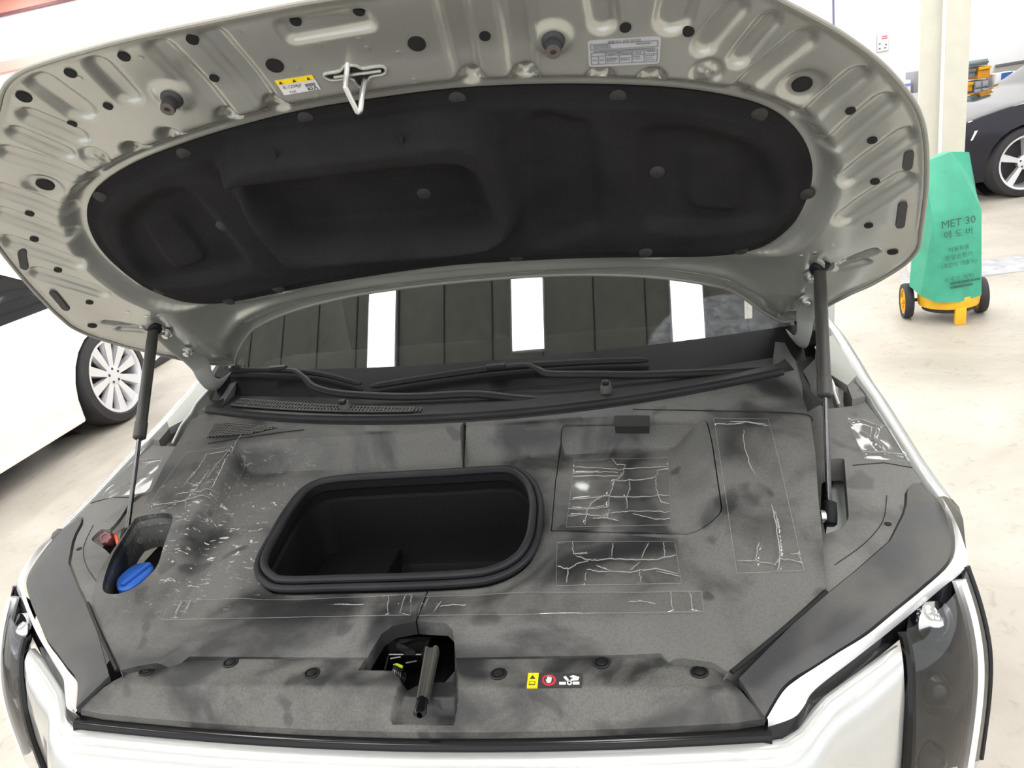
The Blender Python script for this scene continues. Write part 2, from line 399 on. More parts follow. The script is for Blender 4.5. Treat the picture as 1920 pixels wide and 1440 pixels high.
M_RIMIN = plain('dark wheel well', (.045, .043, .045), .6)
M_CARWHITE = plain('white car paint', (.86, .86, .85), .25, coat=.8)
M_CARBLACK = plain('dark blue black car paint', (.010, .009, .018), .2, coat=.25, spec=.3)
M_CARGLASS = plain('dark car glass', (.008, .008, .012), .05)
M_CARYEL = plain('curb yellow', (.72, .45, .05), .6)
M_CARBLK = plain('curb black', (.03, .028, .028), .7)
M_GREEN = plain('green vinyl', (.05, .36, .235), .34, bump=.3, bscale=14, vary=.12)
M_CARTY = plain('cart yellow paint', (.82, .46, .02), .4)
M_GREENINK = plain('dark green print', (.03, .10, .07), .6)

fl = MB(); fl.add([(-14, -8, 0), (14, -8, 0), (14, 16, 0), (-14, 16, 0)], [(0, 1, 2, 3)])
fl.done('floor', M_FLOOR, kind='structure', smooth=False)
CH = 4.6
cb = MB(); cb.box((0, 3.2, CH+.1), (24, 18.4, .2))
ceil = cb.done('ceiling', M_CEIL, kind='structure', smooth=False)
for i, x in enumerate(np.arange(-5.2, 5.3, .52)):            # panel joints that mirror in the windscreen
    MB().box((x, 3.2, CH-.004), (.016, 14.6, .012)).done('ceiling_joint', M_CEILD, ceil, smooth=False)
for y in np.arange(-4, 8, 2.0):
    MB().box((0, y+.7, CH-.004), (21, .016, .012)).done('ceiling_joint', M_CEILD, ceil, smooth=False)
YB = 10.6
wb = MB(); wb.box((0, YB+.1, 2.3), (24, .2, 4.6))
wall = wb.done('wall_back', M_WALL, kind='structure', smooth=False)
zA = wall_pt(0, 31, YB)[2]; zB = wall_pt(0, 117, YB)[2]; zC = wall_pt(0, 137, YB)[2]
MB().box((-6., YB-.015, (zA+.03+CH-.02)/2), (12, .03, CH-.02-zA-.03)).done('coral_band', M_CORAL, wall, smooth=False)
MB().box((-6., YB-.025, zA+.01), (12, .05, .04)).done('coral_band_edge', M_CORALDK, wall, smooth=False)
MB().box((-6., YB-.015, (zB+zC)/2), (12, .03, zB-zC)).done('coral_band', M_CORAL2, wall, smooth=False)
MB().box((-6., YB-.02, zC-.008), (12, .04, .016)).done('coral_band_edge', M_CORAL, wall, smooth=False)
# lamps: rows of linear led panels under the ceiling
ORD = ('first', 'second', 'third', 'fourth', 'fifth', 'sixth', 'seventh', 'eighth', 'ninth', 'tenth')
for j, y in enumerate((-3.9, -1.2, 1.45, 4.15, 6.85, 9.0)):  # the row nearest the back wall is added to whiten it
    for i, x in enumerate((-8.15, -6.55, -4.95, -3.35, -1.75, -.15, 1.45, 3.05, 4.65, 6.25)):  # outermost columns are unseen lamps added to brighten the ends of the wall
        if j == 2 and i == 3: continue
        L = empty('ceiling_light', 'white led ceiling panel, %s from the left in the %s row from the back wall' % (ORD[i-(j == 2 and i > 3)], ORD[5-j]), 'ceiling light', (x, y+.6, CH), group='led panels in rows under the ceiling')
        MB().box((0, 0, -.025), (.36, 1.24, .05), bev=.005).done('frame', M_LAMPRIM, L)
        MB().box((0, 0, -.054), (.32, 1.2, .01)).done('diffuser', M_LAMP, L, smooth=False)

# pillar: steel H column
pc0 = wall_pt(1776, 200, 5.05)
pil = empty('pillar', 'cream painted steel column behind the green covered extinguisher', 'column', (pc0[0], 5.05+.08, 0), math.radians(-16))
MB().box((.068, 0, (CH-.06)/2), (.145, .20, CH-.06), bev=.006).done('column_face', M_CREAM, pil)
MB().box((-.075, .035, (CH-.06)/2), (.155, .14, CH-.06), bev=.006).done('column_face', M_CREAM, pil)
MB().box((-.014, -.045, (CH-.06)/2), (.020, .10, CH-.06)).done('corner_strip', M_WHITE, pil)
MB().box((0, 0, .03), (.40, .32, .06)).done('base_plate', M_CREAM, pil)

# drain channel across the floor on the right
def floor_strip(name, quad, mat, label, cat, h=.006):
    Q = [floor_pt(*q) for q in quad]; c = sum(Q)/4
    o = MB().prism([tuple(p-c) for p in Q], [tuple(p-c+np.array([0, 0, h])) for p in Q]).done(name, mat, None, smooth=False, label=label, cat=cat); o.location = tuple(c)
    return o
floor_strip('drain_channel', [(1690, 512), (1690, 540), (1925, 508), (1925, 478)], M_GRATE, 'grey drain channel strip crossing the pale floor behind the extinguisher', 'drain')

# notice and cable on the back wall
nt_c = wall_pt(1655, 80, YB-.02)
no = empty('wall_notice', 'small white notice sheet with red lettering on the back wall', 'notice', tuple(nt_c))
MB().box((0, 0, 0), (.15, .006, .22)).done('sheet', M_STICKGREY, no, smooth=False)
MB().box((0, -.004, 0), (.14, .004, .21)).done('paper', M_WHITE, no, smooth=False)
for k, (dz, ww) in enumerate(((.075, .07), (.05, .07))):
    MB().box((.02, -.008, dz), (ww, .003, .012)).done('red_line', M_RED, no, smooth=False)
for dx, dz in ((-.04, -.01), (.04, -.03), (-.04, -.07), (.03, -.07)):
    MB().box((dx, -.008, dz), (.026, .003, .018)).done('picture', M_INKGREY, no, smooth=False)
c1 = wall_pt(1563, 52, YB-.06)
cbl = MB().tube([(0, 0, 0), (0, 0, .6), (.01, 0, 1.2), (0, 0, CH-c1[2])], .014, 8).done('hanging_cable', plain('grey violet cable', (.16, .15, .26), .5), None, label='thin grey cable hanging down the white back wall', cat='cable')
cbl.location = tuple(c1)
# shelf with parts bins behind the dark car
def wbox(name, u0, v0, u1, v1, y, depth, col, label, cat, rough=.5, to_floor=False):
    a = wall_pt(u0, v0, y); b = wall_pt(u1, v1, y); c = (a+b)/2
    r = empty(name, label, cat, (c[0], y+depth/2, c[2]))
    sx = abs(b[0]-a[0])*.84; sz = abs(a[2]-b[2])*.84
    lo = -c[2] if to_floor else -sz/2          # standing on the floor, or on the thing below
    MB().box((0, 0, (sz/2+lo)/2), (sx, depth, sz/2-lo), bev=.008).done('body', plain(name+' colour '+str(len(bpy.data.materials)), col, rough), r)
    return r, sx, sz, depth
r, sx, sz, dp = wbox('drawer_cabinet', 1825, 149, 1854, 194, 9.95, .35, (.20, .21, .26), 'slate grey drawer cabinet standing behind the dark car', 'cabinet', to_floor=True)
for i in range(2):
    for k in range(3):
        MB().box((-sx/4+i*sx/2, -dp/2-.006, sz/3-k*sz/3), (sx/2-.02, .02, sz/3-.02), bev=.004).done('drawer', M_STICKGREY, r)
r, sx, sz, dp = wbox('parts_bin', 1833, 124, 1858, 147, 9.95, .3, (.80, .36, .04), 'large orange parts bin on top of the slate drawer cabinet', 'bin')
MB().box((0, -dp/2-.01, sz/2-.02), (sx, .03, .03)).done('lip', M_CARTY, r)
r, sx, sz, dp = wbox('parts_bin', 1814, 153, 1824, 172, 9.95, .3, (.80, .34, .05), 'small orange parts bin beside the slate drawer cabinet', 'bin')
MB().box((0, -dp/2-.01, sz/2-.02), (sx, .03, .03)).done('lip', M_CARTY, r)
r, sx, sz, dp = wbox('parts_bin', 1815, 129, 1829, 145, 9.95, .3, (.20, .25, .26), 'dark teal parts bin left of the large orange bin', 'bin')
MB().box((0, -dp/2-.01, sz/2-.02), (sx, .03, .03)).done('lip', M_INKGREY, r)
r, sx, sz, dp = wbox('parts_tray', 1814, 115, 1856, 122, 9.95, .3, (.24, .30, .32), 'flat grey green tray on top of the parts bins', 'tray')
MB().box((0, -dp/2-.01, 0), (sx, .02, .02)).done('lip', M_INKGREY, r)
r, sx, sz, dp = wbox('low_cupboard', 1813, 174, 1824, 196, 9.95, .3, (.30, .40, .42), 'pale teal cupboard under the small orange bin', 'cupboard', to_floor=True)
MB().box((0, -dp/2-.01, sz/2-.02), (sx, .03, .03)).done('lip', M_INKGREY, r)
r, sx, sz, dp = wbox('white_sack', 1866, 134, 1906, 192, 9.9, .3, (.82, .82, .84), 'white plastic sack with a blue label behind the dark car', 'sack')
MB().box((0, -dp/2-.006, sz*.30), (sx*.55, .012, sz*.4)).done('blue_label', plain('blue label', (.06, .17, .52), .5), r)
r, sx, sz, dp = wbox('white_sack', 1908, 140, 1940, 190, 9.85, .3, (.84, .83, .82), 'crumpled white sack at the right edge behind the dark car', 'sack')
MB().box((-sx*.1, -dp/2-.006, 0), (sx*.4, .012, sz*.2)).done('grey_flap', M_INKGREY, r)
r, sx, sz, dp = wbox('back_panel', 1858, 118, 1960, 190, 10.45, .05, (.42, .41, .38), 'grey beige board leaning on the wall behind the sacks', 'board')
MB().box((0, -.03, sz/2), (sx, .02, .03)).done('top_edge', M_INKGREY, r)
r, sx, sz, dp = wbox('wall_cabinet', 1712, 131, 1728, 176, 10.1, .3, (.34, .33, .36), 'narrow grey cabinet left of the cream column', 'cabinet')
MB().box((sx*.3, -dp/2-.006, 0), (.02, .012, sz*.9)).done('door_edge', M_INKGREY, r)
r, sx, sz, dp = wbox('striped_cupboard', 1690, 150, 1709, 175, 10.0, .3, (.80, .82, .90), 'white cupboard with a blue stripe behind the raised hood', 'cupboard', to_floor=True)
MB().box((0, -dp/2-.006, sz*.15), (sx, .012, sz*.18)).done('blue_stripe', plain('stripe blue', (.2, .27, .6), .5), r)

# ---------------------------------------------------------------- wheels and background cars
def wheel(parent, c, axis, R=.35, width=.24, spokes=10, twist=0., name='wheel', split=False):
    """tyre as the part, rim, spokes and cap as its sub-parts; axis points outwards"""
    ax = Vector(axis).normalized(); c = Vector(c); x = ax.orthogonal().normalized(); x = Vector((0, 0, 1)).cross(ax).normalized(); y = ax.cross(x)
    rr = R*.76
    ty = MB().lathe([(rr-.01, -width*.45), (R*.95, -width*.5), (R, -width*.35), (R, width*.30), (R*.955, width*.46), (rr+.02, width*.5), (rr, width*.42)], c, ax, 48, False, False).done(name, M_TYRE, parent)
    MB().lathe([(rr, width*.42), (rr+.008, width*.47), (rr-.012, width*.46), (rr-.03, width*.30), (rr-.035, -width*.3)], c, ax, 48, False, False).done('rim', M_RIM, ty)
    MB().lathe([(.001, -width*.12), (rr-.034, -width*.12)], c, ax, 32, False, False).done('brake_well', M_RIMIN, ty)
    for k in range(spokes):
        a = 2*math.pi*(k+.25)/spokes
        def pt(r, da, h): return tuple(c+x*math.cos(a+da)*r+y*math.sin(a+da)*r+ax*h)
        w0, w1 = .030/.07, .030/rr*1.3
        if split: w0 *= .55; w1 *= .6
        f = [pt(.055, -w0*.8, width*.36), pt(rr-.012, -w1+twist, width*.42), pt(rr-.012, w1+twist, width*.42), pt(.055, w0*.8, width*.36)]
        b = [pt(.055, -w0, width*.22), pt(rr-.012, -w1*1.3+twist, width*.26), pt(rr-.012, w1*1.3+twist, width*.26), pt(.055, w0, width*.22)]
        MB().prism(f, b).done('spoke', M_RIM, ty, smooth=False)
    cp = MB().lathe([(.075, width*.2), (.075, width*.36), (.062, width*.38), (.03, width*.385), (.001, width*.39)], c, ax, 24, False, False).done('hub', M_RIM, ty)
    for k in range(5):
        a = 2*math.pi*k/5+.3; MB().lathe([(.011, 0), (.011, .004)], c+x*math.cos(a)*.052+y*math.sin(a)*.052+ax*width*.372, ax, 10).done('lug_nut', M_RIMIN, ty)
    return ty
def side_car(root, prof, arches, W, mat, bulge, win=None, spacing=.09, top_mat=None):
    """body from a side profile (s along the car, z up): two side sheets and the skin over the top edge"""
    prof = np.array(prof)
    for s in (1, -1):
        def surf(P, s=s):
            zz = P[:, 1]; lat = W/2+bulge*(1-((zz-.62)/.55)**2)-.28*np.clip(zz-.98, 0, 9)
            return np.stack([P[:, 0], s*lat, zz], 1)
        sheet('body_side', prof, arches+[np.asarray(q) for q in (win or [])], spacing, surf, mat, root, flip=(s > 0), sharp=50)
        if win is not None:
            def surf2(P, s=s):
                q = surf(P, s); q[:, 1] -= s*.004; return q
            for wn in win: sheet('side_window', wn, [], spacing, surf2, M_CARGLASS, root, flip=(s > 0))
    top = prof[[i for i in range(len(prof)) if prof[i, 1] > .55]]
    top = top[np.argsort(top[:, 0])]
    rows = []
    for p in top:
        lat = W/2+bulge*(1-((p[1]-.62)/.55)**2)-.28*max(0, p[1]-.98)
        rows.append([(p[0], lat*math.cos(t), p[1]+.05*math.sin(t)) for t in np.linspace(0, math.pi, 13)])
    MB().grid(rows).done('upper_skin', top_mat or mat, root, sharp=60)
def arch(cx, r, z=.33, n=22, zb=.16): return [(cx+r*math.cos(t), z+r*math.sin(t)) for t in np.linspace(0, 2*math.pi, n, endpoint=False)]

# white saloon on the left, parked alongside, its side towards us
wl = floor_pt(216, 799); wl[0] -= .045
WC = empty('parked_car', 'white car parked on the left with silver multi spoke wheel', 'car', (wl[0]-.80, wl[1]+.12, 0), math.radians(90))
body = [(.62, .30), (-.62, .20), (-2.2, .20), (-2.35, .17), (-3.4, .2), (-3.75, .35), (-3.8, .62), (-3.65, .74), (-2.75, .93), (-2.2, 1.28), (-1.9, 1.40), (-1.2, 1.45), (-.45, 1.40), (.25, 1.05), (.75, .98), (.86, .85), (.84, .5)]
body = roundpoly(body, .08, 3)
side_car(WC, body, [arch(0, .40), arch(-2.75, .40)], 1.66, M_CARWHITE, .07,
         win=[roundpoly([(-2.1, .98), (-1.85, 1.28), (-1.2, 1.36), (-.55, 1.32), (-.12, 1.06), (-.2, .98)], .05, 3)])
MB().box((-1.4, 0, .22), (2.0, 1.5, .10)).done('underbody', M_CARBLK, WC, smooth=False)
for s in (-1,):
    MB().box((-1.4, s*.86, .20), (2.0, .05, .07), bev=.02).done('sill', M_CARWHITE, WC)
    MB().box((-1.5, s*.885, .80), (.02, .004, .30)).done('door_gap', M_CARBLK, WC, smooth=False)
    MB().box((-1.15, s*.905, .82), (.22, .03, .035), bev=.01).done('door_handle', M_CARWHITE, WC)
wheel(WC, (0, -.80, .36), (0, -1, 0), .36, .25, 10)
wheel(WC, (-2.75, -.80, .36), (0, -1, 0), .36, .25, 10)
MB().lathe([(.41, -.25), (.41, .0)], (0, -.62, .36), (0, -1, 0), 32, True, False).done('wheel_arch_liner', M_CARBLK, WC)
MB().box((-3.78, -.5, .62), (.06, .4, .14), bev=.02).done('headlamp', M_CHROME, WC)
# striped kerb under its flank
k0 = wl[0]-.62
kb = empty('striped_kerb', 'low black and yellow striped kerb under the white car', 'kerb', (k0, wl[1]-1.6, 0))
for i in range(12):
    MB().box((0, i*.42+.21, .035), (.14, .416, .07), bev=.012).done('kerb_block', M_CARBLK if i % 3 else M_CARYEL, kb)

# dark car on the right, nose to the left
bc = floor_pt(1893, 371)
BC = empty('dark_car', 'dark blue black car parked at the far right behind the column', 'car', (bc[0]+.02, bc[1]+.86, 0), math.radians(180+6))
bodyb = roundpoly([(.66, .22), (.93, .30), (.98, .52), (.93, .66), (.6, .84), (.2, .92), (-.55, 1.0), (-1.15, 1.35), (-1.6, 1.47), (-2.4, 1.47), (-3.2, 1.22), (-3.75, 1.05), (-3.8, .4), (-3.6, .22), (-.66, .18)], .07, 3)
side_car(BC, bodyb, [arch(0, .405), arch(-2.9, .405)], 1.66, M_CARBLACK, .07, top_mat=plain('dark car glossy hood', (.012, .011, .02), .06, coat=1., spec=.9),
         win=[roundpoly([(-.75, 1.02), (-1.3, 1.32), (-1.7, 1.40), (-2.4, 1.38), (-2.9, 1.2), (-2.9, 1.04)], .05, 3)])
wheel(BC, (0, .80, .355), (0, 1, 0), .355, .25, 5, name='wheel', split=False)
wheel(BC, (-2.9, .80, .355), (0, 1, 0), .355, .25, 5)
MB().lathe([(.41, -.25), (.41, .0)], (0, .62, .36), (0, 1, 0), 32, True, False).done('wheel_arch_liner', M_CARBLK, BC)
MB().add([(.86, .80, .62), (.55, .905, .66), (.5, .905, .75), (.8, .80, .73)], [(0, 1, 2, 3), (3, 2, 1, 0)]).done('headlamp', M_CHROME, BC)

# ---------------------------------------------------------------- covered wheeled fire extinguisher
ef = floor_pt(1796, 607)
EX = empty('fire_extinguisher_cart', 'green vinyl covered wheeled fire extinguisher on a yellow cart', 'extinguisher', (ef[0]-.03, ef[1]+.16, 0), math.radians(-8))
# green cover, a folded bag: x right, y away from us
gv = dict(P0=(.015, -.02, 1.06), T1=(-.165, .0, 1.02), T2=(.145, .03, 1.04), TB=(0, .16, 1.05), TL=(-.12, .14, 1.02), TR=(.12, .15, 1.03),
          M1=(-.135, -.22, .68), M2=(.205, -.13, .70), L1=(-.215, -.02, .70), R1=(.235, .05, .70), ML=(-.16, -.12, .86), MR=(.165, -.02, .87), MB_=(0, .25, .68), LB=(-.19, .19, .68), RB=(.20, .2, .68),
          B1=(-.105, -.245, .115), B2=(.225, -.165, .12), BL=(-.255, -.04, .20), BR=(.25, .05, .14), BB=(0, .27, .16), BLB=(-.2, .2, .18), BRB=(.2, .22, .15), BMID=(.06, -.225, .10), BLM=(-.20, -.16, .15))
gv = {k: (p[0]*.80, p[1]*.80, (.15 if p[2] < .3 else .1)+(p[2]-.1)*.985*(.9 if p[2] < .3 else 1)) for k, p in gv.items()}
gk = list(gv); gi = {k: i for i, k in enumerate(gk)}
gf = [('P0', 'M1', 'M2'), ('P0', 'T1', 'ML'), ('P0', 'ML', 'M1'), ('T1', 'L1', 'ML'), ('ML', 'L1', 'M1'), ('P0', 'M2', 'MR'), ('P0', 'MR', 'T2'), ('MR', 'M2', 'R1'), ('T2', 'MR', 'R1'),
      ('M1', 'B1', 'BMID', 'B2', 'M2'), ('L1', 'BL', 'BLM', 'M1'), ('M1', 'BLM', 'B1'), ('M2', 'B2', 'BR', 'R1'), ('T1', 'TL', 'LB', 'L1'), ('L1', 'LB', 'BLB', 'BL'), ('T2', 'R1', 'RB', 'TR'), ('R1', 'BR', 'BRB', 'RB'),
      ('TL', 'TB', 'MB_', 'LB'), ('TB', 'TR', 'RB', 'MB_'), ('LB', 'MB_', 'BB', 'BLB'), ('MB_', 'RB', 'BRB', 'BB'), ('P0', 'T2', 'TR', 'TB'), ('P0', 'TB', 'TL', 'T1')]
bm = bmesh.new(); bv = [bm.verts.new(gv[k]) for k in gk]
for f in gf: bm.faces.new([bv[gi[q]] for q in f])
bmesh.ops.triangulate(bm, faces=bm.faces[:])
bmesh.ops.subdivide_edges(bm, edges=bm.edges[:], cuts=3, use_grid_fill=True)
for v in bm.verts:
    q = v.co; nse = math.sin(q.x*31+q.z*9)*math.sin(q.z*17+q.y*23)*.005+math.sin(q.z*7+q.x*40)*.003
    v.co = q+Vector((nse*.4, nse, 0))
bmesh.ops.recalc_face_normals(bm, faces=bm.faces[:])
me = bpy.data.meshes.new('vinyl_cover'); bm.to_mesh(me); bm.free(); me.materials.append(M_GREEN)
me.polygons.foreach_set('use_smooth', [True]*len(me.polygons)); me.set_sharp_from_angle(angle=math.radians(22))
cov_ = link('vinyl_cover', me, EX, label='green vinyl cover printed with black lettering')
b1, b2, m1, m2 = [Vector(gv[k]) for k in ('B1', 'B2', 'M1', 'M2')]
fx = ((b2-b1)+(m2-m1)).normalized(); fz = ((m1+m2)/2-(b1+b2)/2).normalized(); fn = fx.cross(fz).normalized()
if fn.y > 0: fn = -fn
def gtext(s, t, body, size):
    o = (b1*(1-s)+b2*s)*(1-t)+(m1*(1-s)+m2*s)*t+fn*.024
    text_mesh('printed_text', body, o, fx, fz, size, M_GREENINK, cov_)
gtext(.47, .93, 'MET 30', .064)
gtext(.47, .80, '메 도 버', .052)
gtext(.47, .62, '자동차용', .034)
gtext(.47, .53, '분말소화기', .036)
gtext(.47, .44, '(축압식 가솔식)', .033)
gtext(.47, .27, '상 우 산 기(주)', .029)
for row, (t, s0, s1) in enumerate(((.215, .28, .90), (.165, .28, .76))):     # two lines of print too small to read
    k = s0
    while k < s1:
        dw = random.uniform(.018, .035); o = (b1*(1-k)+b2*k)*(1-t)+(m1*(1-k)+m2*k)*t+fn*.024
        MB().prism([tuple(o+fx*q[0]+fz*q[1]) for q in ((0, -.006), (dw*.3, -.006), (dw*.3, .008), (0, .008))], [tuple(o+fn*.001+fx*q[0]+fz*q[1]) for q in ((0, -.006), (dw*.3, -.006), (dw*.3, .008), (0, .008))]).done('fine_print', M_GREENINK, cov_, smooth=False)
        k += dw+.012
MB().lathe([(.14, .10), (.172, .10), (.176, .13), (.176, .17), (.165, .19), (.14, .19)], (.03, 0, 0), (0, 0, 1), 40, False, False).done('base_ring', M_CARTY, EX)
MB().lathe([(.12, .06), (.15, .07), (.15, .16)], (.03, 0, 0), (0, 0, 1), 32, True, True).done('tank_bottom', M_CARBLK, EX)
MB().lathe([(.10, .16), (.12, .2), (.12, .70), (.08, .82), (.03, .88)], (.0, .02, 0), (0, 0, 1), 32, True, True).done('tank', M_RED, EX)
MB().box((.06, -.165, .056), (.062, .035, .112), bev=.006).done('front_foot', M_CARTY, EX)
for s, xx in ((-1, -.20), (1, .225)):
    c = Vector((xx, .06, .115)); ax = Vector((s, 0, 0))
    ty = MB().lathe([(.085, -.024), (.110, -.026), (.115, -.012), (.115, .012), (.110, .026), (.085, .024)], c, ax, 36, False, False).done('wheel', M_TYRE, EX)
    MB().lathe([(.086, -.016), (.086, .022), (.074, .022), (.074, .004)], c, ax, 32, False, False).done('wheel_rim', M_CARTY, ty)
    MB().lathe([(.02, -.02), (.02, .03), (.012, .034), (.001, .034)], c, ax, 16, False, False).done('wheel_hub', M_CARTY, ty)
    for k in range(8):
        a = 2*math.pi*k/8; d = Vector((0, math.cos(a), math.sin(a)))
        MB().tube([c+d*.015+ax*.006, c+d*.078+ax*.008], .008, 6).done('wheel_spoke', M_CARTY, ty)
MB().tube([(-.20, .06, .115), (.225, .06, .115)], .012, 8).done('axle', M_CARBLK, EX)

# ================================================================ the silver car with its hood up
CAR = empty('car', 'silver car with its hood raised over a dusty front trunk', 'car')
CAR.matrix_world = CAR_M
V3 = Vector
# ---------------------------------------------------------------- hood
HO = np.array([0, .475, 1.622]); HD = np.array([0, -.655, .7556]); HN = np.array([0, -.7556, -.655])   # origin, towards front edge, underside normal
def hood3(P, h):
    P = np.atleast_2d(P); h = np.broadcast_to(h, (len(P),))
    return np.stack([P[:, 0], HO[1]+HD[1]*P[:, 1]+HN[1]*h, HO[2]+HD[2]*P[:, 1]+HN[2]*h], 1)
def hp(u, v, h=0.):
    q = on_plane(u, v, HO+HN*h, HN); return (q[0], float((q-HO) @ HD))
half = [(0, .427), (.10, .425), (.23, .421), (.31, .417), (.37, .412), (.44, .405), (.495, .397), (.535, .384), (.566, .366), (.61, .330), (.70, .264), (.774, .198), (.826, .138), (.865, .080), (.893, .012), (.921, -.090), (.943, -.205), (.958, -.280),
        (.948, -.350), (.908, -.418), (.86, -.47), (.82, -.56), (.80, -.64), (.765, -.665), (.72, -.60), (.66, -.53), (.56, -.455), (.42, -.395), (.25, -.355), (.1, -.338), (0, -.335)]
HOUT = catmull(half+mirror(half[1:-1])[::-1], 5)
mhalf = [(0, .213), (.136, .210), (.27, .195), (.394, .173), (.50, .147), (.592, .112), (.655, .073), (.70, .02), (.728, -.04), (.738, -.10), (.732, -.17), (.712, -.235), (.672, -.288), (.615, -.310), (.54, -.307), (.46, -.293), (.39, -.279), (.28, -.263), (.17, -.252), (.08, -.245), (0, -.242)]
MOUT = catmull(mhalf+mirror(mhalf[1:-1])[::-1], 4)
ribs_px = [((1373, 2), (1322, 78), .018), ((1437, 27), (1387, 103), .017), ((1500, 62), (1392, 170), .020), ((1602, 132), (1515, 225), .019), ((1652, 182), (1562, 275), .019), ((1693, 245), (1590, 335), .019), ((1688, 328), (1585, 408), .019),
           ((92, 140), (150, 195), .026), ((197, 107), (240, 168), .020), ((312, 74), (425, 222), .022), ((408, 52), (512, 205), .022), ((1640, 475), (1590, 505), .008), ((1625, 500), (1575, 520), .008)]
RIBS = []
for p, q, hw in ribs_px:
    a, b = np.array(hp(*p)), np.array(hp(*q)); RIBS.append((a, b, hw)); RIBS.append((a*[-1, 1], b*[-1, 1], hw))
BIGH = [(.682, .148)]; ROS = [(.535, .198)]; STOP = [(.311, .301)]
TABS = [hp(257, 283), hp(323, 257), hp(430, 227), hp(520, 203), hp(887, 152), hp(987, 147), hp(1125, 147), hp(1220, 150)]
LATCHPAD = roundpoly([hp(525, 22), hp(548, 64), hp(706, 36), hp(690, 0)], .01)
def hood_h(P):
    x, a = P[:, 0], P[:, 1]; ax = np.abs(x)
    h = np.interp(a, [-.70, -.655, -.56, -.47, -.37, -.28, -.2, .1, .3, .42], [-.135, -.115, -.068, -.042, -.028, -.010, 0, 0, .008, .012])
    dm = sdist(P, MOUT); do = poly_dist(P, HOUT)
    rec = 1-sst(.010, .046, dm)
    for t in TABS:
        d = np.hypot(x-t[0], (a-t[1])); rec = np.maximum(rec, 1-sst(.013, .027, d))
    rear = sst(-.215, -.27, a)*(1-sst(.60, .76, ax)); rec = np.maximum(rec, rear)
    h = h-.034*rec-.014*rear*sst(-.27, -.36, a)
    h = h+.012*rear*np.exp(-((do-.050)/.018)**2)            # rolled beam along the rear edge
    h = h+.016*(1-sst(.0, .13, do))*(1-rear)+.003*(1-sst(.006, .012, do))
    damp = sst(.010, .02, do)
    for p, q, hw in RIBS:
        d = q-p; L = d @ d; t = np.clip(((P-p) @ d)/L, 0, 1); e = np.hypot(*(P-(p+t[:, None]*d)).T)-hw
        h = h-.0105*(1-sst(-.009, .0065, e))*damp
    for bx, ba in BIGH:
        r = np.hypot(ax-bx, a-ba); h = h-.007*(1-sst(.024, .040, r))
    for bx, ba in ROS:
        r = np.hypot(ax-bx, a-ba); th = np.arctan2(a-ba, ax-bx); h = h-.006*(1-sst(.020, .028, r))+.005*(1-sst(.004, .02, r))*np.abs(np.cos(2*th))
    for bx, ba in STOP:
        r = np.hypot(ax-bx, a-ba); h = h+.008*(1-sst(.018, .036, r))
    e = sdist(P, LATCHPAD); h = h-.010*(1-sst(-.006, .008, e))
    # low flats beside the hinges
    return h
inner = MOUT*np.array([.965, .94])
hood = sheet('hood_panel', HOUT, [inner], .0050, lambda P: hood3(P, hood_h(P)), M_INNER, CAR, flip=True, sharp=60, label='silver stamped underside of the raised hood')
def skin_h(P):
    x, a = P[:, 0], P[:, 1]; do = poly_dist(P, HOUT); rear = sst(-.215, -.27, a)*(1-sst(.60, .76, np.abs(x)))
    base = np.interp(a, [-.70, -.655, -.56, -.47, -.37, -.28, -.2, .1, .3, .42], [-.135, -.115, -.068, -.042, -.028, -.010, 0, 0, .008, .012])
    base = base-.034*rear-.014*rear*sst(-.27, -.36, a)+.016*(1-sst(.0, .13, do))*(1-rear)
    return base-.003-.085*np.sqrt(np.clip(do/.30, 0, 1))-.012*sst(0, .02, do)
sheet('outer_skin', HOUT, [], .03, lambda P: hood3(P, skin_h(P)), M_PAINT, hood, sharp=60)
edge = hood3(HOUT, hood_h(HOUT+0)); 
MB().tube([tuple(p) for p in hood3(HOUT, hood_h(HOUT)+.0015)], .0042, 8, closed=True).done('hem_edge', plain('hood hem sealer', (.27, .265, .235), .45, .2), hood)

def hdisc(name, x, a, r, mat, off=.0022, th=.0015, seg=20, ar=1., ang=0.):
    h = float(hood_h(np.array([[x, a]]))[0])+off
    ring = [(x+math.cos(t)*r*math.cos(ang)-math.sin(t)*r*ar*math.sin(ang), a+math.cos(t)*r*math.sin(ang)+math.sin(t)*r*ar*math.cos(ang)) for t in np.linspace(0, 2*math.pi, seg, endpoint=False)]
    hv = hood_h(np.array(ring))+off; return MB().prism([tuple(p) for p in hood3(np.array(ring), hv-.002)], [tuple(p) for p in hood3(np.array(ring), hv+th*.2)]).done(name, mat, hood, sharp=50)
for p, r in (((.682, .148), .0155), ((.763, .090), .0078), ((.810, .022), .0078), ((.836, -.078), .0078), ((.851, -.199), .0078), ((.917, -.293), .010)):
    for s in (1, -1): hdisc('panel_hole', s*p[0], p[1], r, M_VOID)
for u, v, r in ((518, 113, .0135), (783, 72, .0135), (369, 53, .009), (242, 85, .009), (142, 117, .009), (405, 137, .0075), (206, 191, .0075), (139, 225, .0075), (55, 162, .0115), (558, 27, .0085), (676, 8, .0085), (910, 58, .0085), (1172, 43, .0085), (1290, 52, .0085)):
    x, a = hp(u, v); hdisc('panel_hole', x, a, r, M_VOID)
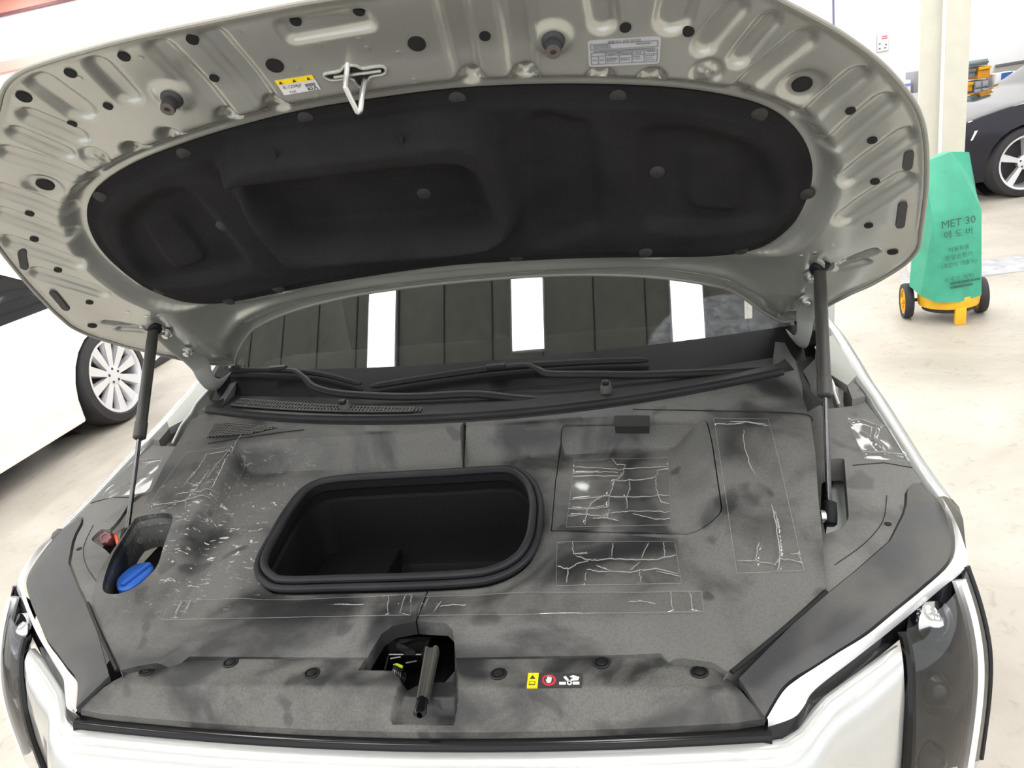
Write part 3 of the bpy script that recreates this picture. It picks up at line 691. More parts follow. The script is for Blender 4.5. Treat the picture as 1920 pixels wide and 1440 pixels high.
for p, q in (((46, 465), (51, 489)), ((104, 539), (128, 568)), ((1700, 276), (1697, 300)), ((1689, 373), (1684, 411))):
    a, b = np.array(hp(*p)), np.array(hp(*q)); c = (a+b)/2; d = b-a; L = np.linalg.norm(d)
    n = np.array([-d[1], d[0]])/L; e = d/L; r = .0075; ring = [c+e*(L/2)*sg+(e*math.cos(t)+n*math.sin(t))*r for sg, ts in ((1, np.linspace(-math.pi/2, math.pi/2, 7)), (-1, np.linspace(math.pi/2, 1.5*math.pi, 7))) for t in ts]
    h = float(hood_h(np.array([c]))[0])
    hv = hood_h(np.array(ring)); MB().prism([tuple(q) for q in hood3(np.array(ring), hv-.002)], [tuple(q) for q in hood3(np.array(ring), hv+.0048)]).done('panel_slot', plain('slot shade', (.05, .05, .047), .8) if 'slot shade' not in bpy.data.materials else bpy.data.materials['slot shade'], hood)
for u, v in ((455, 41), (272, 90), (157, 129), (560, 122), (600, 72), (675, 63), (690, 82), (748, 93), (593, 172), (777, 147)):
    x, a = hp(u, v); hdisc('weld_mark', x, a, .0048, M_INNER, off=.0012)
for s in (1, -1):
    for (x, a) in ((.835, -.33), (.825, -.345), (.80, -.372), (.80, -.262), (.77, -.29), (.745, -.30)): hdisc('weld_mark', s*x, a, .0042, M_STEEL, off=.0012)
# rubber stops
for s in (1, -1):
    o = V3(hood3(np.array([[s*.311, .301]]), .006)[0]); ax = V3((0, HN[1], HN[2])).normalized()
    st = MB().lathe([(.019, 0), (.0195, .004), (.0185, .007), (.0165, .016), (.0145, .018), (.0095, .019), (.009, .022), (.0118, .0235), (.0118, .034), (.0105, .0365)], o, ax, 28, True, True).done('rubber_stop', M_RUBBERSTOP, hood)
    MB().lathe([(.0112, 0), (.0108, .002), (.005, .002), (.004, -.001)], o+ax*.0365, ax, 20, True, True).done('stop_tip', M_STOPTIP, st)
# striker opening and striker wire
op = [hp(*p) for p in ((613, 133), (640, 127), (650, 118), (668, 117), (682, 122), (712, 118), (722, 124), (718, 132), (695, 137), (690, 148), (680, 157), (670, 150), (660, 140), (625, 143))]
op = catmull(op, 4)
MB().prism([tuple(q) for q in hood3(op, float(hood_h(np.array([op.mean(0)]))[0])-.002)], [tuple(q) for q in hood3(op, float(hood_h(np.array([op.mean(0)]))[0])+.0012)]).done('striker_opening', M_VOID, hood)
rimp = hood3(op+(op-op.mean(0))*.06, float(hood_h(np.array([op.mean(0)]))[0])+.001)
MB().tube([tuple(q) for q in rimp], .0028, 8, closed=True).done('opening_lip', M_INNER, hood)
a0, a1 = hood3(np.array([hp(628, 137), hp(716, 125)]), .002+float(hood_h(np.array([op.mean(0)]))[0]))
MB().tube([tuple(a0), tuple((a0+a1)/2), tuple(a1)], .0028, 6).done('opening_brace', M_INNER, hood)
def off_hood(u, v, h):
    x, a = hp(u, v, h); return tuple(hood3(np.array([[x, a]]), h)[0])
wire = [off_hood(653, 103, 0), off_hood(651, 130, .012), off_hood(648, 160, .034), off_hood(650, 168, .038), off_hood(668, 205, .050), off_hood(672, 210, .051), off_hood(676, 205, .050), off_hood(679, 180, .034), off_hood(684, 150, .008), off_hood(687, 140, -.004)]
MB().tube([tuple(p) for p in catmull(wire, 5, False)], .0046, 10).done('striker', M_STEEL, hood, label='bright bent steel hood striker')
# stickers
def hquad(name, pts, mat, off, parent=None, base=0.):
    P = np.array([hp(*p) for p in pts]); h = float(hood_h(np.array([P.mean(0)]))[0])+off
    return MB().prism([tuple(q) for q in hood3(P, h)], [tuple(q) for q in hood3(P, h+.0004)]).done(name, mat, parent or hood, smooth=False)
sq = [(517, 144), (587, 133), (603, 160), (535, 172)]
def lerpq(Q, s, t):
    Q = np.array(Q, float); return tuple((Q[0]*(1-s)+Q[1]*s)*(1-t)+(Q[3]*(1-s)+Q[2]*s)*t)
def sub(Q, s0, t0, s1, t1): return [lerpq(Q, s0, t0), lerpq(Q, s1, t0), lerpq(Q, s1, t1), lerpq(Q, s0, t1)]
hquad('refrigerant_label', sq, M_STICK, .0010, hood)
hquad('label_band', sub(sq, 0, 0, 1, .30), M_YEL, .0018)
for s in (.12, .48, .86):
    hquad('label_symbol', [lerpq(sq, s-.05, .25), lerpq(sq, s, .06), lerpq(sq, s+.05, .25)], M_INK, .0026)
def htext(body, Q, s, t, size, mat, align='CENTER'):
    c = np.array(hp(*lerpq(Q, s, t))); rt = np.array(hp(*lerpq(Q, s+.1, t))); up = np.array(hp(*lerpq(Q, s, t-.2)))
    h = float(hood_h(np.array([c]))[0])+.0028; C3 = hood3(np.array([c, rt, up]), h)
    text_mesh('label_text', body, C3[0], C3[1]-C3[0], C3[2]-C3[0], size, mat, hood, align)
htext('R-1234yf', sq, .34, .52, .0085, M_INK)
htext('POE', sq, .28, .86, .006, M_INK)
hquad('label_barcode', sub(sq, .68, .50, .94, .68), M_INKGREY, .0026)
for k, (s0, s1, t0, t1) in enumerate(((.70, .70, .74, .95), (.71, .77, .85, .76), (.71, .77, .85, .95), (.81, .81, .74, .95), (.85, .90, .95, .74), (.90, .95, .74, .95))):   # the maker's three letters, drawn in strokes
    p, q = lerpq(sq, s0, t0), lerpq(sq, s1, t1); A_, B_ = hood3(np.array([hp(*p), hp(*q)]), float(hood_h(np.array([hp(*p)]))[0])+.0026)
    MB().tube([tuple(A_), tuple(B_)], .0006, 5).done('label_text', M_INK, hood)
tq = [(1101, 70), (1239, 61), (1236, 113), (1104, 120)]
P = roundpoly([hp(*p) for p in tq], .006); h = float(hood_h(np.array([P.mean(0)]))[0])
MB().prism([tuple(q) for q in hood3(P, h+.0010)], [tuple(q) for q in hood3(P, h+.0014)]).done('emission_label', M_STICKGREY, hood, smooth=False, label='grey emission control label with a printed table')
def hline(Q, s0, t0, s1, t1, wd=.0007, mat=None):
    A_, B_ = hood3(np.array([hp(*lerpq(Q, s0, t0)), hp(*lerpq(Q, s1, t1))]), h+.0020)
    MB().tube([tuple(A_), tuple(B_)], wd, 4).done('table_line', mat or M_INKGREY, hood)
for a in ((.04, .15, .96, .15), (.04, .36, .96, .36), (.04, .48, .96, .48), (.04, .90, .96, .90), (.04, .15, .04, .36), (.96, .15, .96, .36), (.04, .48, .04, .90), (.96, .48, .96, .90), (.14, .60, .14, .90), (.24, .48, .24, .90), (.43, .58, .43, .90), (.61, .48, .61, .90), (.78, .48, .78, .90), (.04, .60, .61, .60), (.24, .54, .61, .54), (.61, .62, .96, .62)): hline(tq, *a)
htext('배출가스 관련 표지판', tq, .5, .085, .0055, M_INK)
for s0, t, s1 in ((.08, .20, .30), (.08, .28, .32), (.66, .22, .86), (.08, .42, .92), (.40, .51, .48), (.28, .57, .36), (.48, .57, .56), (.65, .55, .74), (.82, .53, .92), (.26, .70, .40), (.26, .76, .40), (.26, .82, .38), (.45, .72, .58), (.45, .79, .58), (.63, .70, .72), (.63, .78, .74), (.80, .68, .93), (.80, .76, .90), (.80, .83, .93), (.06, .75, .12), (.16, .75, .22)):
    k = s0
    while k < s1:
        wd = random.uniform(.010, .024); hquad('fine_print', sub(tq, k, t-.018, min(k+wd, s1), t+.022), M_INKGREY, .0019); k += wd+.008

# insulation mat with the moulded pad of the front trunk lid
def px_poly(pts, h, n=4): return catmull([hp(*p, h) for p in pts], n)
PADO = px_poly([(402, 318), (412, 285), (445, 262), (560, 245), (740, 222), (850, 208), (910, 225), (955, 268), (978, 330), (985, 390), (970, 430), (925, 455), (850, 468), (700, 480), (580, 490), (530, 480), (490, 440), (440, 380)], .0)
PADM = px_poly([(418, 322), (432, 300), (465, 283), (600, 268), (760, 250), (850, 244), (900, 262), (930, 300), (950, 360), (955, 405), (935, 430), (880, 442), (700, 456), (590, 464), (545, 455), (505, 415), (455, 365)], .02)
PADI = px_poly([(445, 345), (460, 330), (500, 322), (640, 305), (780, 290), (850, 285), (880, 300), (900, 340), (918, 385), (912, 405), (880, 415), (700, 428), (600, 436), (555, 425), (520, 395), (475, 365)], -.01)
def rp(pts, h=-.03): return px_poly(pts, h)
SIDE = rp([(1200, 255), (1230, 235), (1300, 238), (1390, 262), (1435, 300), (1455, 350), (1450, 395), (1420, 415), (1330, 425), (1240, 420), (1205, 405), (1197, 330)])
SIDEIN = rp([(1290, 285), (1330, 277), (1370, 290), (1382, 320), (1388, 375), (1375, 395), (1320, 393), (1290, 380), (1283, 330)])
CEN = rp([(985, 225), (1080, 215), (1110, 235), (1120, 290), (1128, 390), (1120, 420), (1060, 440), (1000, 443)])
def mat_h(P):
    x, a = P[:, 0], P[:, 1]
    base = np.interp(a, [-.37, -.28, -.2, .1, .3], [-.028, -.010, 0, 0, .008])-.034+.0045
    dm = -sdist(P, MOUT)
    h = base+.012*sst(.018, .034, dm)
    ax = np.stack([np.abs(x), a], 1)
    for Q in (SIDE,): h = h-.020*(1-sst(-.022, .016, sdist(ax, Q)))
    h = h+.009*(1-sst(-.010, .006, sdist(ax, SIDEIN)))
    h = h-.014*(1-sst(-.020, .012, sdist(P, CEN)))
    e1 = sdist(P, PADO); e2 = sdist(P, PADI)
    ridge = (1-sst(-.034, .003, e1))*.066
    h = h+ridge-.080*(1-sst(-.020, .030, e2))
    # the two small strap grooves on the pad's upper edge
    for u, v in ((514, 275), (750, 243)):
        c = np.array(hp(u, v, .02)); d = np.hypot((x-c[0])/1., (a-c[1])/2.6); h = h-.010*(1-sst(.006, .012, d))*sst(.03, .06, dm)
    return h
CLIPS = [hp(u, v, -.032) for u, v in ((347, 285), (575, 217), (858, 180), (1158, 177), (1423, 213), (1512, 367), (1210, 467), (968, 477), (522, 537), (190, 367), (420, 418), (1232, 326), (430, 575), (300, 545), (1390, 480))]
matp = sheet('insulation_mat', MOUT, [], .0075, lambda P: hood3(P, mat_h(P)), M_FELT, CAR, flip=True, skirt=tuple(-HN*.008), sharp=70, label='black felt insulation mat inside the hood')
for i, (x, a) in enumerate(CLIPS+[hp(797, 349, -.05)]):
    if poly_dist(np.array([[x, a]]), MOUT)[0] < .012: a += .008
    h0 = float(mat_h(np.array([[x, a]]))[0]); o = V3(hood3(np.array([[x, a]]), h0)[0])
    MB().lathe([(.0145, -.003), (.0145, .0015), (.012, .003), (.001, .0035)], o, V3((0, HN[1], HN[2])), 20, True, False).done('mat_clip', M_CLIP, matp)
for u, v in ((515, 289), (752, 259)):
    A_ = V3(off_hood(u-1, v-9, .03)); B_ = V3(off_hood(u+2, v+9, .034))
    MB().tube([tuple(A_), tuple(B_)], .0036, 6).done('strap_slot', M_VOID, matp)

# gas struts and hinges
for s in (-1, 1):
    if s > 0: T, Bt, E_ = V3((.789, .715, 1.373)), V3((.7535, .508, 1.155)), V3((.724, .337, .989))
    else: T, Bt, E_ = V3((-.789, .715, 1.373)), V3((-.7535, .508, 1.155)), V3((-.724, .337, .985))
    d = (E_-T).normalized(); Lt = (Bt-T).length
    tb = MB().lathe([(.0105, .0), (.013, .012), (.0125, .03), (.013, .036), (.013, Lt*.86), (.0145, Lt*.865), (.0145, Lt*.99), (.011, Lt)], T, d, 24).done('gas_strut', M_TUBE, CAR, label='black gas strut holding up the hood')
    MB().lathe([(.0052, 0), (.0052, (E_-T).length-Lt)], T+d*Lt, d, 16).done('strut_rod', M_ROD, tb)
    MB().lathe([(.009, -.030), (.0125, -.027), (.013, -.006), (.012, .012), (.008, .016)], E_, d, 16).done('strut_socket', M_SOFT, tb)
    MB().lathe([(.008, 0), (.008, .02), (.012, .022), (.012, .03)], E_+V3((-s*.038, .0, .002)), V3((s, 0, 0)), 16).done('lower_ball_stud', M_STEEL, tb)
    MB().lathe([(.0165, -.016), (.0175, .0), (.0165, .014), (.012, .018)], T, V3((s*-.6, -.7, -.4)), 20).done('strut_head', M_SOFT, tb)
    MB().lathe([(.019, 0), (.019, .004), (.008, .006), (.008, .02)], T+V3((s*.02, .014, .006)), V3((-s*.7, -.6, -.3)), 20).done('upper_ball_stud', M_STEEL, tb)
    # gooseneck hinge
    pth = [(-.782, .700, 1.395), (-.782, .744, 1.352), (-.786, .79, 1.305), (-.79, .84, 1.262), (-.792, .865, 1.225), (-.792, .872, 1.19), (-.79, .89, 1.160), (-.785, .925, 1.147), (-.775, .975, 1.155), (-.765, 1.03, 1.175)]
    pc = catmull(pth, 5, False); wd = np.interp(np.linspace(0, 1, len(pc)), [0, .12, .35, .6, 1], [.020, .028, .030, .021, .018])
    hm = MB().tube([tuple(p) for p in pc], list(wd), 14, flat=.22)
    if s > 0: hm.v = [(-p[0], p[1], p[2]) for p in hm.v]; hm.f = [f[::-1] for f in hm.f]
    hg = hm.done('hood_hinge', M_HINGE, CAR, sharp=50, label='body coloured gooseneck hood hinge')
    for (y, z, x) in ((.744, 1.361, .776), (.813, 1.292, .781)):
        MB().lathe([(.015, -.004), (.015, .002), (.0095, .003), (.0095, .011), (.007, .013)], (s*x, y-.006, z-.012), (0, HN[1], HN[2]), 6 if False else 14).done('hinge_bolt', M_STEEL, hg, sharp=30)

# ---------------------------------------------------------------- covers under the hood
def B0(y): return .9415+.178*np.asarray(y, float)
def base_z(x, y): return B0(y)-.30*np.clip(np.abs(x)-.72, 0, 9)**2
def lift(y): return .066*sst(.06, .54, y)
def pb(u, v, off=0.):
    q = on_plane(u, v, (0, 0, .9415+off), (0, -.178, 1.)); return (q[0], q[1])
def cover_z(x, y, chamfer=True):
    x = np.asarray(x, float); y = np.asarray(y, float)
    # recess round the trunk opening: left wall, right wall, rear wall
    xl = np.interp(y, [.05, .13, .20, .32, .46, .60], [-.500, -.505, -.512, -.523, -.532, -.535])
    left = sst(-.022, .020, x-xl); right = sst(-.05, .05, .490-x)
    yr = .562+.02*np.clip(x, -.6, .6); rear = sst(-.018, .015, yr-y)
    m = np.minimum(np.minimum(left, right), rear)
    m = left*right*rear
    z = base_z(x, y)+lift(y)*(1-m)
    # toe of the rear ridge
    if chamfer:
        k = (1-sst(.368+(.089-y)*.75-.010, .368+(.089-y)*.75+.010, np.abs(x)))
        z = z-.21*np.clip(.089-y, 0, 1)*k
    # shallow dish round the opening seal
    d = hole_d(x, y); z = z-.009*(1-sst(.004, .045, d))
    # access lid bump
    return z
def c4(u, v): return (380+u/2.8235, 760+v/2.8235)
SEAL_OUT = catmull([pb(*c4(u, v), .006) for u, v in ((272, 880), (285, 800), (345, 690), (425, 555), (505, 455), (590, 400), (710, 372), (1000, 352), (1300, 336), (1560, 320), (1660, 326), (1730, 365), (1780, 430), (1803, 520), (1800, 620), (1785, 710), (1735, 805), (1655, 872), (1560, 915), (1440, 940), (1150, 958), (700, 970), (410, 975), (320, 945))], 4)
SEAL_IN = catmull([pb(*c4(u, v), .010) for u, v in ((330, 872), (343, 800), (420, 650), (520, 520), (605, 450), (710, 412), (1000, 396), (1300, 385), (1560, 372), (1640, 385), (1705, 430), (1738, 505), (1736, 610), (1702, 720), (1640, 800), (1560, 850), (1440, 882), (1000, 898), (560, 915), (410, 912), (350, 900))], 4)
def hole_d(x, y):
    x = np.atleast_1d(x); y = np.atleast_1d(y); P = np.stack([np.broadcast_to(x, y.shape) if x.shape != y.shape else x, y], 1); return np.clip(sdist(P, SEAL_OUT), 0, 9)
def cov3(P, off=0.): return np.stack([P[:, 0], P[:, 1], cover_z(P[:, 0], P[:, 1])+off], 1)
def pc_(u, v, off=0.):
    """photo point on the finished cover surface"""
    z = 1.0
    for i in range(14):
        q = on_z(u, v, z); z = .5*z+.5*(float(cover_z(np.array([q[0]]), np.array([q[1]]))[0])+off)
    return (q[0], q[1])
def lf(y): return float(lift(y))
def pe(u, v):
    z = 1.
    for i in range(12):
        q = on_z(u, v, z); z = float(B0(q[1]))+lf(q[1])
    return (q[0], q[1])
EDGE = [(.500, -.010), (.578, .060), (.672, .146), pe(1542, 1007), pe(1534, 927), pe(1529, 850), pe(1520, 790), (.738, .690)]
rear_edge = lambda x: .612+.20*x*x
rx = [.70, .62, .5, .36, .22, .1]
front_r = [pb(853, 1221), pb(1238, 1215), pb(1253, 1230), pb(1337, 1242)]
RH = [(.0014, .090), pb(836, 1168), pb(848, 1178)]+front_r+EDGE+[(.715, .715)]+[(x, rear_edge(x)) for x in rx]+[(.0014, rear_edge(0))]
RH = np.array(RH)
EDGE_L = [(-.500, -.010), (-.578, .060), (-.668, .150), (-.690, .21), (-.690, .262), (-.686, .300), (-.683, .353), (-.686, .418), (-.704, .52), (-.738, .690)]
front_l = [pb(686, 1221), pb(351, 1220), pb(325, 1238), pb(262, 1248)]
LH = [(-.0014, .090), pb(737, 1172), pb(715, 1184)]+front_l+EDGE_L+[(-.715, .715)]+[(-x, rear_edge(x)) for x in rx]+[(-.0014, rear_edge(0))]
LH = np.array(LH)
def dens(P, n=6):
    P = np.array(P); Q = np.roll(P, -1, 0); return np.concatenate([p+(q-p)*np.linspace(0, 1, n, endpoint=False)[:, None] for p, q in zip(P, Q)])
LID = roundpoly([pc_(1051, 793), pc_(1323, 786), pc_(1334, 830), pc_(1353, 960), pc_(1330, 982), pc_(1302, 998), pc_(1035, 996), pc_(1043, 900)], [.012, .02, .02, .012, .012, .012, .004, .01])
def grow(Q, d):
    Q = np.array(Q); c = Q.mean(0); n = np.roll(Q, -1, 0)-np.roll(Q, 1, 0); n = np.stack([n[:, 1], -n[:, 0]], 1); n /= np.linalg.norm(n, axis=1)[:, None]+1e-9
    if np.sum((Q-c)*n) < 0: n = -n
    return Q+n*d
BLUEP = catmull([pb(*p, .012) for p in ((197, 1108), (192, 1094), (208, 1058), (228, 1026), (252, 998), (280, 989), (322, 986), (330, 996), (310, 1035), (298, 1062), (280, 1080), (255, 1097), (222, 1109))], 3)
BLUEP[:, 0] = np.maximum(BLUEP[:, 0], -.6835)
SK = (0, 0, -.026)
cvR = sheet('cover_panel', dens(RH), [grow(SEAL_OUT, -.004), grow(LID, .0022)], .0085, cov3, M_COVER, CAR, skirt=SK, sharp=38, label='right half of the dusty black front trunk cover')
cvL = sheet('cover_panel', dens(LH), [grow(SEAL_OUT, -.004), BLUEP], .0085, cov3, M_COVER, CAR, skirt=SK, sharp=38, label='left half of the dusty black front trunk cover')
lid = sheet('access_lid', LID, [], .009, lambda P: cov3(P, .0012), M_COVER, CAR, skirt=(0, 0, -.012), sharp=45, label='dusty rectangular access lid with a finger tab')
P = np.array([on_z(*q, 1.113)[:2] for q in ((1152, 782), (1218, 782), (1217, 802), (1153, 802))]); z = cover_z(P[:, 0], P[:, 1])
MB().prism([(p[0], p[1], 1.100) for p in P], [(p[0], p[1], 1.1165) for p in P]).done('finger_tab', M_BLACK, lid, sharp=20)
# dark sheet added under the covers so that the gaps stay black
MB().add([(-.66, -.03, .80), (.66, -.03, .80), (.74, .3, .80), (.85, .45, .82), (.85, .95, .86), (-.85, .95, .86), (-.85, .45, .82), (-.74, .3, .80)], [(0, 1, 2, 3, 4, 5, 6, 7)]).done('dark_gap_backing', M_VOID, CAR, smooth=False)

# opening seal and bin
def seal_z(P, off): 
    d = cover_z(P[:, 0], P[:, 1]); return np.stack([P[:, 0], P[:, 1], B0(P[:, 1])+off], 1)
mid = (SEAL_OUT[np.linspace(0, len(SEAL_OUT)-1, 84).astype(int)]); 
seal = MB()
seal.tube([tuple(p) for p in seal_z(grow(SEAL_OUT, -.006), .003)], .0072, 10, closed=True)
sl = seal.done('opening_seal', M_SEAL, CAR, label='black rubber seal round the front trunk opening')
MB().tube([tuple(p) for p in seal_z(grow(SEAL_OUT, -.0205), .009)], .0078, 10, closed=True).done('seal_bead', M_SEAL, sl)
binr = []
BI = grow(SEAL_OUT, -.026)
for dz, g in ((.004, 0.), (-.012, 0.), (-.020, .010), (-.040, .012), (-.043, .004), (-.10, -.002), (-.145, -.006), (-.162, -.012), (-.170, -.028)):
    Q = grow(BI, g) if g else BI
    binr.append([(p[0], p[1], B0(p[1])+dz if dz > -.06 else .985+dz) for p in Q])
bn = MB().grid(binr, closed_u=True)
bn.f.append(tuple(range(len(bn.v)-len(BI), len(bn.v))))
bn_o = bn.done('trunk_bin', M_BIN, CAR, sharp=40, label='empty black plastic front trunk bin')
bd = bn_o.data
# step in the bin floor
MB().box((-.247, .345, .837), (.168, .29, .05), bev=.003).done('bin_step', M_BIN, bn_o)

# front panel
def front_z(x, y, chan=True):
    x = np.asarray(x, float); y = np.asarray(y, float); c = np.clip(np.abs(x)/.54, 0, 1)
    z = .930-.95*np.clip(-.034-y, 0, 1)*(1-.55*c**2)
    if not chan: return z
    P = np.stack([np.broadcast_to(x, y.shape), y], 1)
    z = z-.020*(1-sst(-.005, .003, sdist(P, CHAN)))          # channel of the release lever
    z = z-.010*(1-sst(-.004, .003, sdist(P, CHAN2)))
    return z
def pf(u, v, z=.93):
    q = on_z(u, v, z); return (q[0], q[1])
def cz_(u, v): return (660+u/6.546, 1160+v/6.546)
CHAN = np.array([pf(*cz_(*p), z) for p, z in (((640, 740), .93), ((830, 630), .93), ((1255, 610), .93), ((1290, 800), .925), ((1285, 950), .918), ((1275, 1060), .912), ((1235, 1240), .90), ((505, 1240), .90), ((470, 1180), .905), ((560, 960), .918))])
CHAN2 = np.array([pf(*cz_(*p), z) for p, z in (((585, 1030), .91), ((1030, 1030), .91), ((1030, 1075), .908), ((1275, 1075), .908), ((1235, 1235), .90), ((500, 1235), .90))])
LHOLE = [pf(*cz_(*p)) for p in ((75, 632), (215, 405), (240, 180), (1250, 180), (1262, 615), (1120, 655), (840, 660), (655, 765), (500, 640))]
FR = [(.02, .062), (.40, .062), pb(1240, 1205), pb(1256, 1222), pb(1340, 1238), (.500, -.016), (.541, -.072)]
fy = lambda x: -.080+.005*(abs(x)/.54)**2
FX = [.50, .40, .28, .14, 0, -.14, -.28, -.40, -.50]
FP = FR+[(x, fy(x)) for x in FX]+[(-p[0], p[1]) for p in FR[::-1]]
fpan = sheet('front_panel', dens(FP, 5), [np.array(LHOLE)], .0042, lambda P: np.stack([P[:, 0], P[:, 1], front_z(P[:, 0], P[:, 1])], 1), M_FRONT, CAR, skirt=(0, 0, -.012), sharp=40, label='dusty black plastic panel behind the bumper')
for x, y in ((.460, 0.), (.3143, .020), (.1555, -.005)):
    for s in (1, -1):
        z = float(front_z(np.array([s*x]), np.array([y]))[0])
        f = MB().lathe([(.0135, -.002), (.0135, .0012), (.0115, .0025), (.010, .0022), (.0095, .0005)], (s*x, y, z), (0, 0, 1), 22, True, True).done('push_fastener', M_BLACK, fpan)
        MB().lathe([(.0075, 0), (.0075, .0022), (.006, .003)], (s*x, y, z), (0, 0, 1), 18).done('fastener_pin', M_BLACK, fpan)
# warning label
def flatq(name, pts, mat, off, parent=fpan):
    P = np.array([pf(*p) for p in pts]); z = front_z(P[:, 0], P[:, 1])
    return MB().prism([(p[0], p[1], q+off-.002) for p, q in zip(P, z)], [(p[0], p[1], q+off+.0014) for p, q in zip(P, z)]).done(name, mat, parent, smooth=False)
def cw(u, v): return (960+u/12., 1220+v/12.)
flatq('warning_label', [cw(*p) for p in ((600, 525), (1580, 530), (1560, 835), (575, 840))], M_INK, .0006)
flatq('label_yellow', [cw(*p) for p in ((368, 525), (608, 525), (575, 840), (335, 840))], M_YEL, .0007)
flatq('label_triangle', [cw(*p) for p in ((470, 580), (530, 660), (405, 660))], M_INK, .0013)
flatq('label_book', [cw(*p) for p in ((390, 720), (530, 720), (520, 795), (380, 795))], M_INK, .0013)
flatq('label_book_page', [cw(*p) for p in ((404, 732), (516, 732), (508, 782), (396, 782))], M_YEL, .0016)
ring = [cw(835+158*math.cos(t), 690+122*math.sin(t)) for t in np.linspace(0, 2*math.pi, 28, endpoint=False)]
flatq('label_ring', ring, M_RED, .0012)
flatq('label_ring_centre', [cw(835+112*math.cos(t), 690+84*math.sin(t)) for t in np.linspace(0, 2*math.pi, 24, endpoint=False)], M_INK, .0016)
hand = [(790, 755), (760, 690), (775, 685), (795, 700), (790, 630), (808, 628), (818, 670), (822, 612), (840, 612), (846, 668), (858, 620), (875, 622), (872, 675), (885, 640), (900, 645), (893, 700), (875, 755), (830, 765)]
flatq('label_hand', [cw(*p) for p in hand], M_WHITE, .0020)
for q in (((1065, 735), (1215, 735), (1215, 790), (1065, 790)), ((1370, 730), (1520, 730), (1520, 788), (1370, 788)), ((1160, 625), (1210, 600), (1280, 680), (1240, 712)), ((1300, 610), (1380, 585), (1520, 625), (1490, 690), (1330, 705), (1320, 680), (1390, 650))):
    flatq('label_fan', [cw(*p) for p in q], M_WHITE, .0014)
flatq('label_fan', [cw(1295+58*math.cos(t), 752+48*math.sin(t)) for t in np.linspace(0, 2*math.pi, 18, endpoint=False)], M_WHITE, .0014)
flatq('label_fan_hub', [cw(1295+30*math.cos(t), 752+25*math.sin(t)) for t in np.linspace(0, 2*math.pi, 14, endpoint=False)], M_INK, .0018)

# hood latch and its release lever
lt = MB(); c = on_z(*cz_(590, 560), .895); c = V3(c)
lt.box((c.x, c.y+.03, c.z), (.095, .006, .06)); lt.box((c.x-.048, c.y+.01, c.z), (.005, .045, .06)); lt.box((c.x+.048, c.y+.01, c.z), (.005, .045, .06))
lat = lt.done('hood_latch', M_GLOSS, CAR, sharp=20, label='black steel hood latch inside the front notch')
hk = [V3(on_z(*cz_(*p), .915)) for p in ((540, 315), (560, 305), (640, 325), (780, 400), (770, 412), (640, 410), (550, 375))]
MB().prism([tuple(p) for p in hk], [tuple(p+V3((0, 0, -.006))) for p in hk]).done('latch_hook', M_ROD, lat, sharp=20)
yl = [V3(on_z(*cz_(*p), .905)) for p in ((505, 560), (550, 545), (625, 575), (600, 605), (540, 590))]
MB().prism([tuple(p) for p in yl], [tuple(p+V3((0, 0, -.004))) for p in yl]).done('latch_tab', plain('lime tab', (.45, .50, .02), .4), lat)
sp = []
for k in range(60):
    t = k/59; p = V3(on_z(*cz_(520+110*t, 650+70*t), .902)); a = t*2*math.pi*5
    sp.append(tuple(p+V3((0, math.cos(a)*.010, math.sin(a)*.010))))
MB().tube(sp, .0016, 6).done('latch_spring', M_ROD, lat)
for a, b in (((450, 440), (640, 440)), ((450, 440), (405, 620)), ((760, 440), (880, 440)), ((660, 545), (795, 520)), ((470, 490), (600, 470))):
    MB().tube([tuple(on_z(*cz_(*a), .908)), tuple(on_z(*cz_(*b), .908))], .0018, 6).done('latch_wire', M_ROD, lat)
# lever: folded channel bar
Ltop = V3(on_z(*cz_(985, 365), .935)); Lbot = V3(on_z(*cz_(830, 1175), .925)); d = (Lbot-Ltop); Ln = d.length; d.normalize()
sx = V3((0, 0, 1)).cross(d).normalized(); sz = d.cross(sx); sz = sz if sz.z > 0 else -sz
def bar(prof, s0, s1): 
    return [[tuple(Ltop+d*Ln*t+sx*px_*k+sz*pz_) for px_, pz_ in prof] for t, k in zip((s0, (s0+s1)/2, s1), (.88, .78, .68))]
prof = [(-.0125, -.010), (-.0125, .004), (-.009, .006), (-.005, .002), (.001, .002), (.005, .006), (.0095, .006), (.0125, .002), (.0125, -.010), (.0105, -.010), (.0105, .0), (-.0105, .0), (-.0105, -.010)]
lev = MB().grid(bar(prof, 0, .80), closed_u=True).done('release_lever', plain('worn black lever', (.065, .062, .057), .38, .3, vary=.4), CAR, sharp=25, label='worn black hood release lever')
e0 = Ltop+d*Ln*.78; e1 = Lbot
MB().grid([[tuple(p+sx*math.cos(t)*r+sz*math.sin(t)*.006) for t in np.linspace(0, 2*math.pi, 14, endpoint=False)] for p, r in ((e0, .0085), (e0.lerp(e1, .5), .009), (e0.lerp(e1, .92), .0105), (e1, .009), (e1+d*.002, .004))], closed_u=True).done('lever_grip', M_GLOSS, lev)

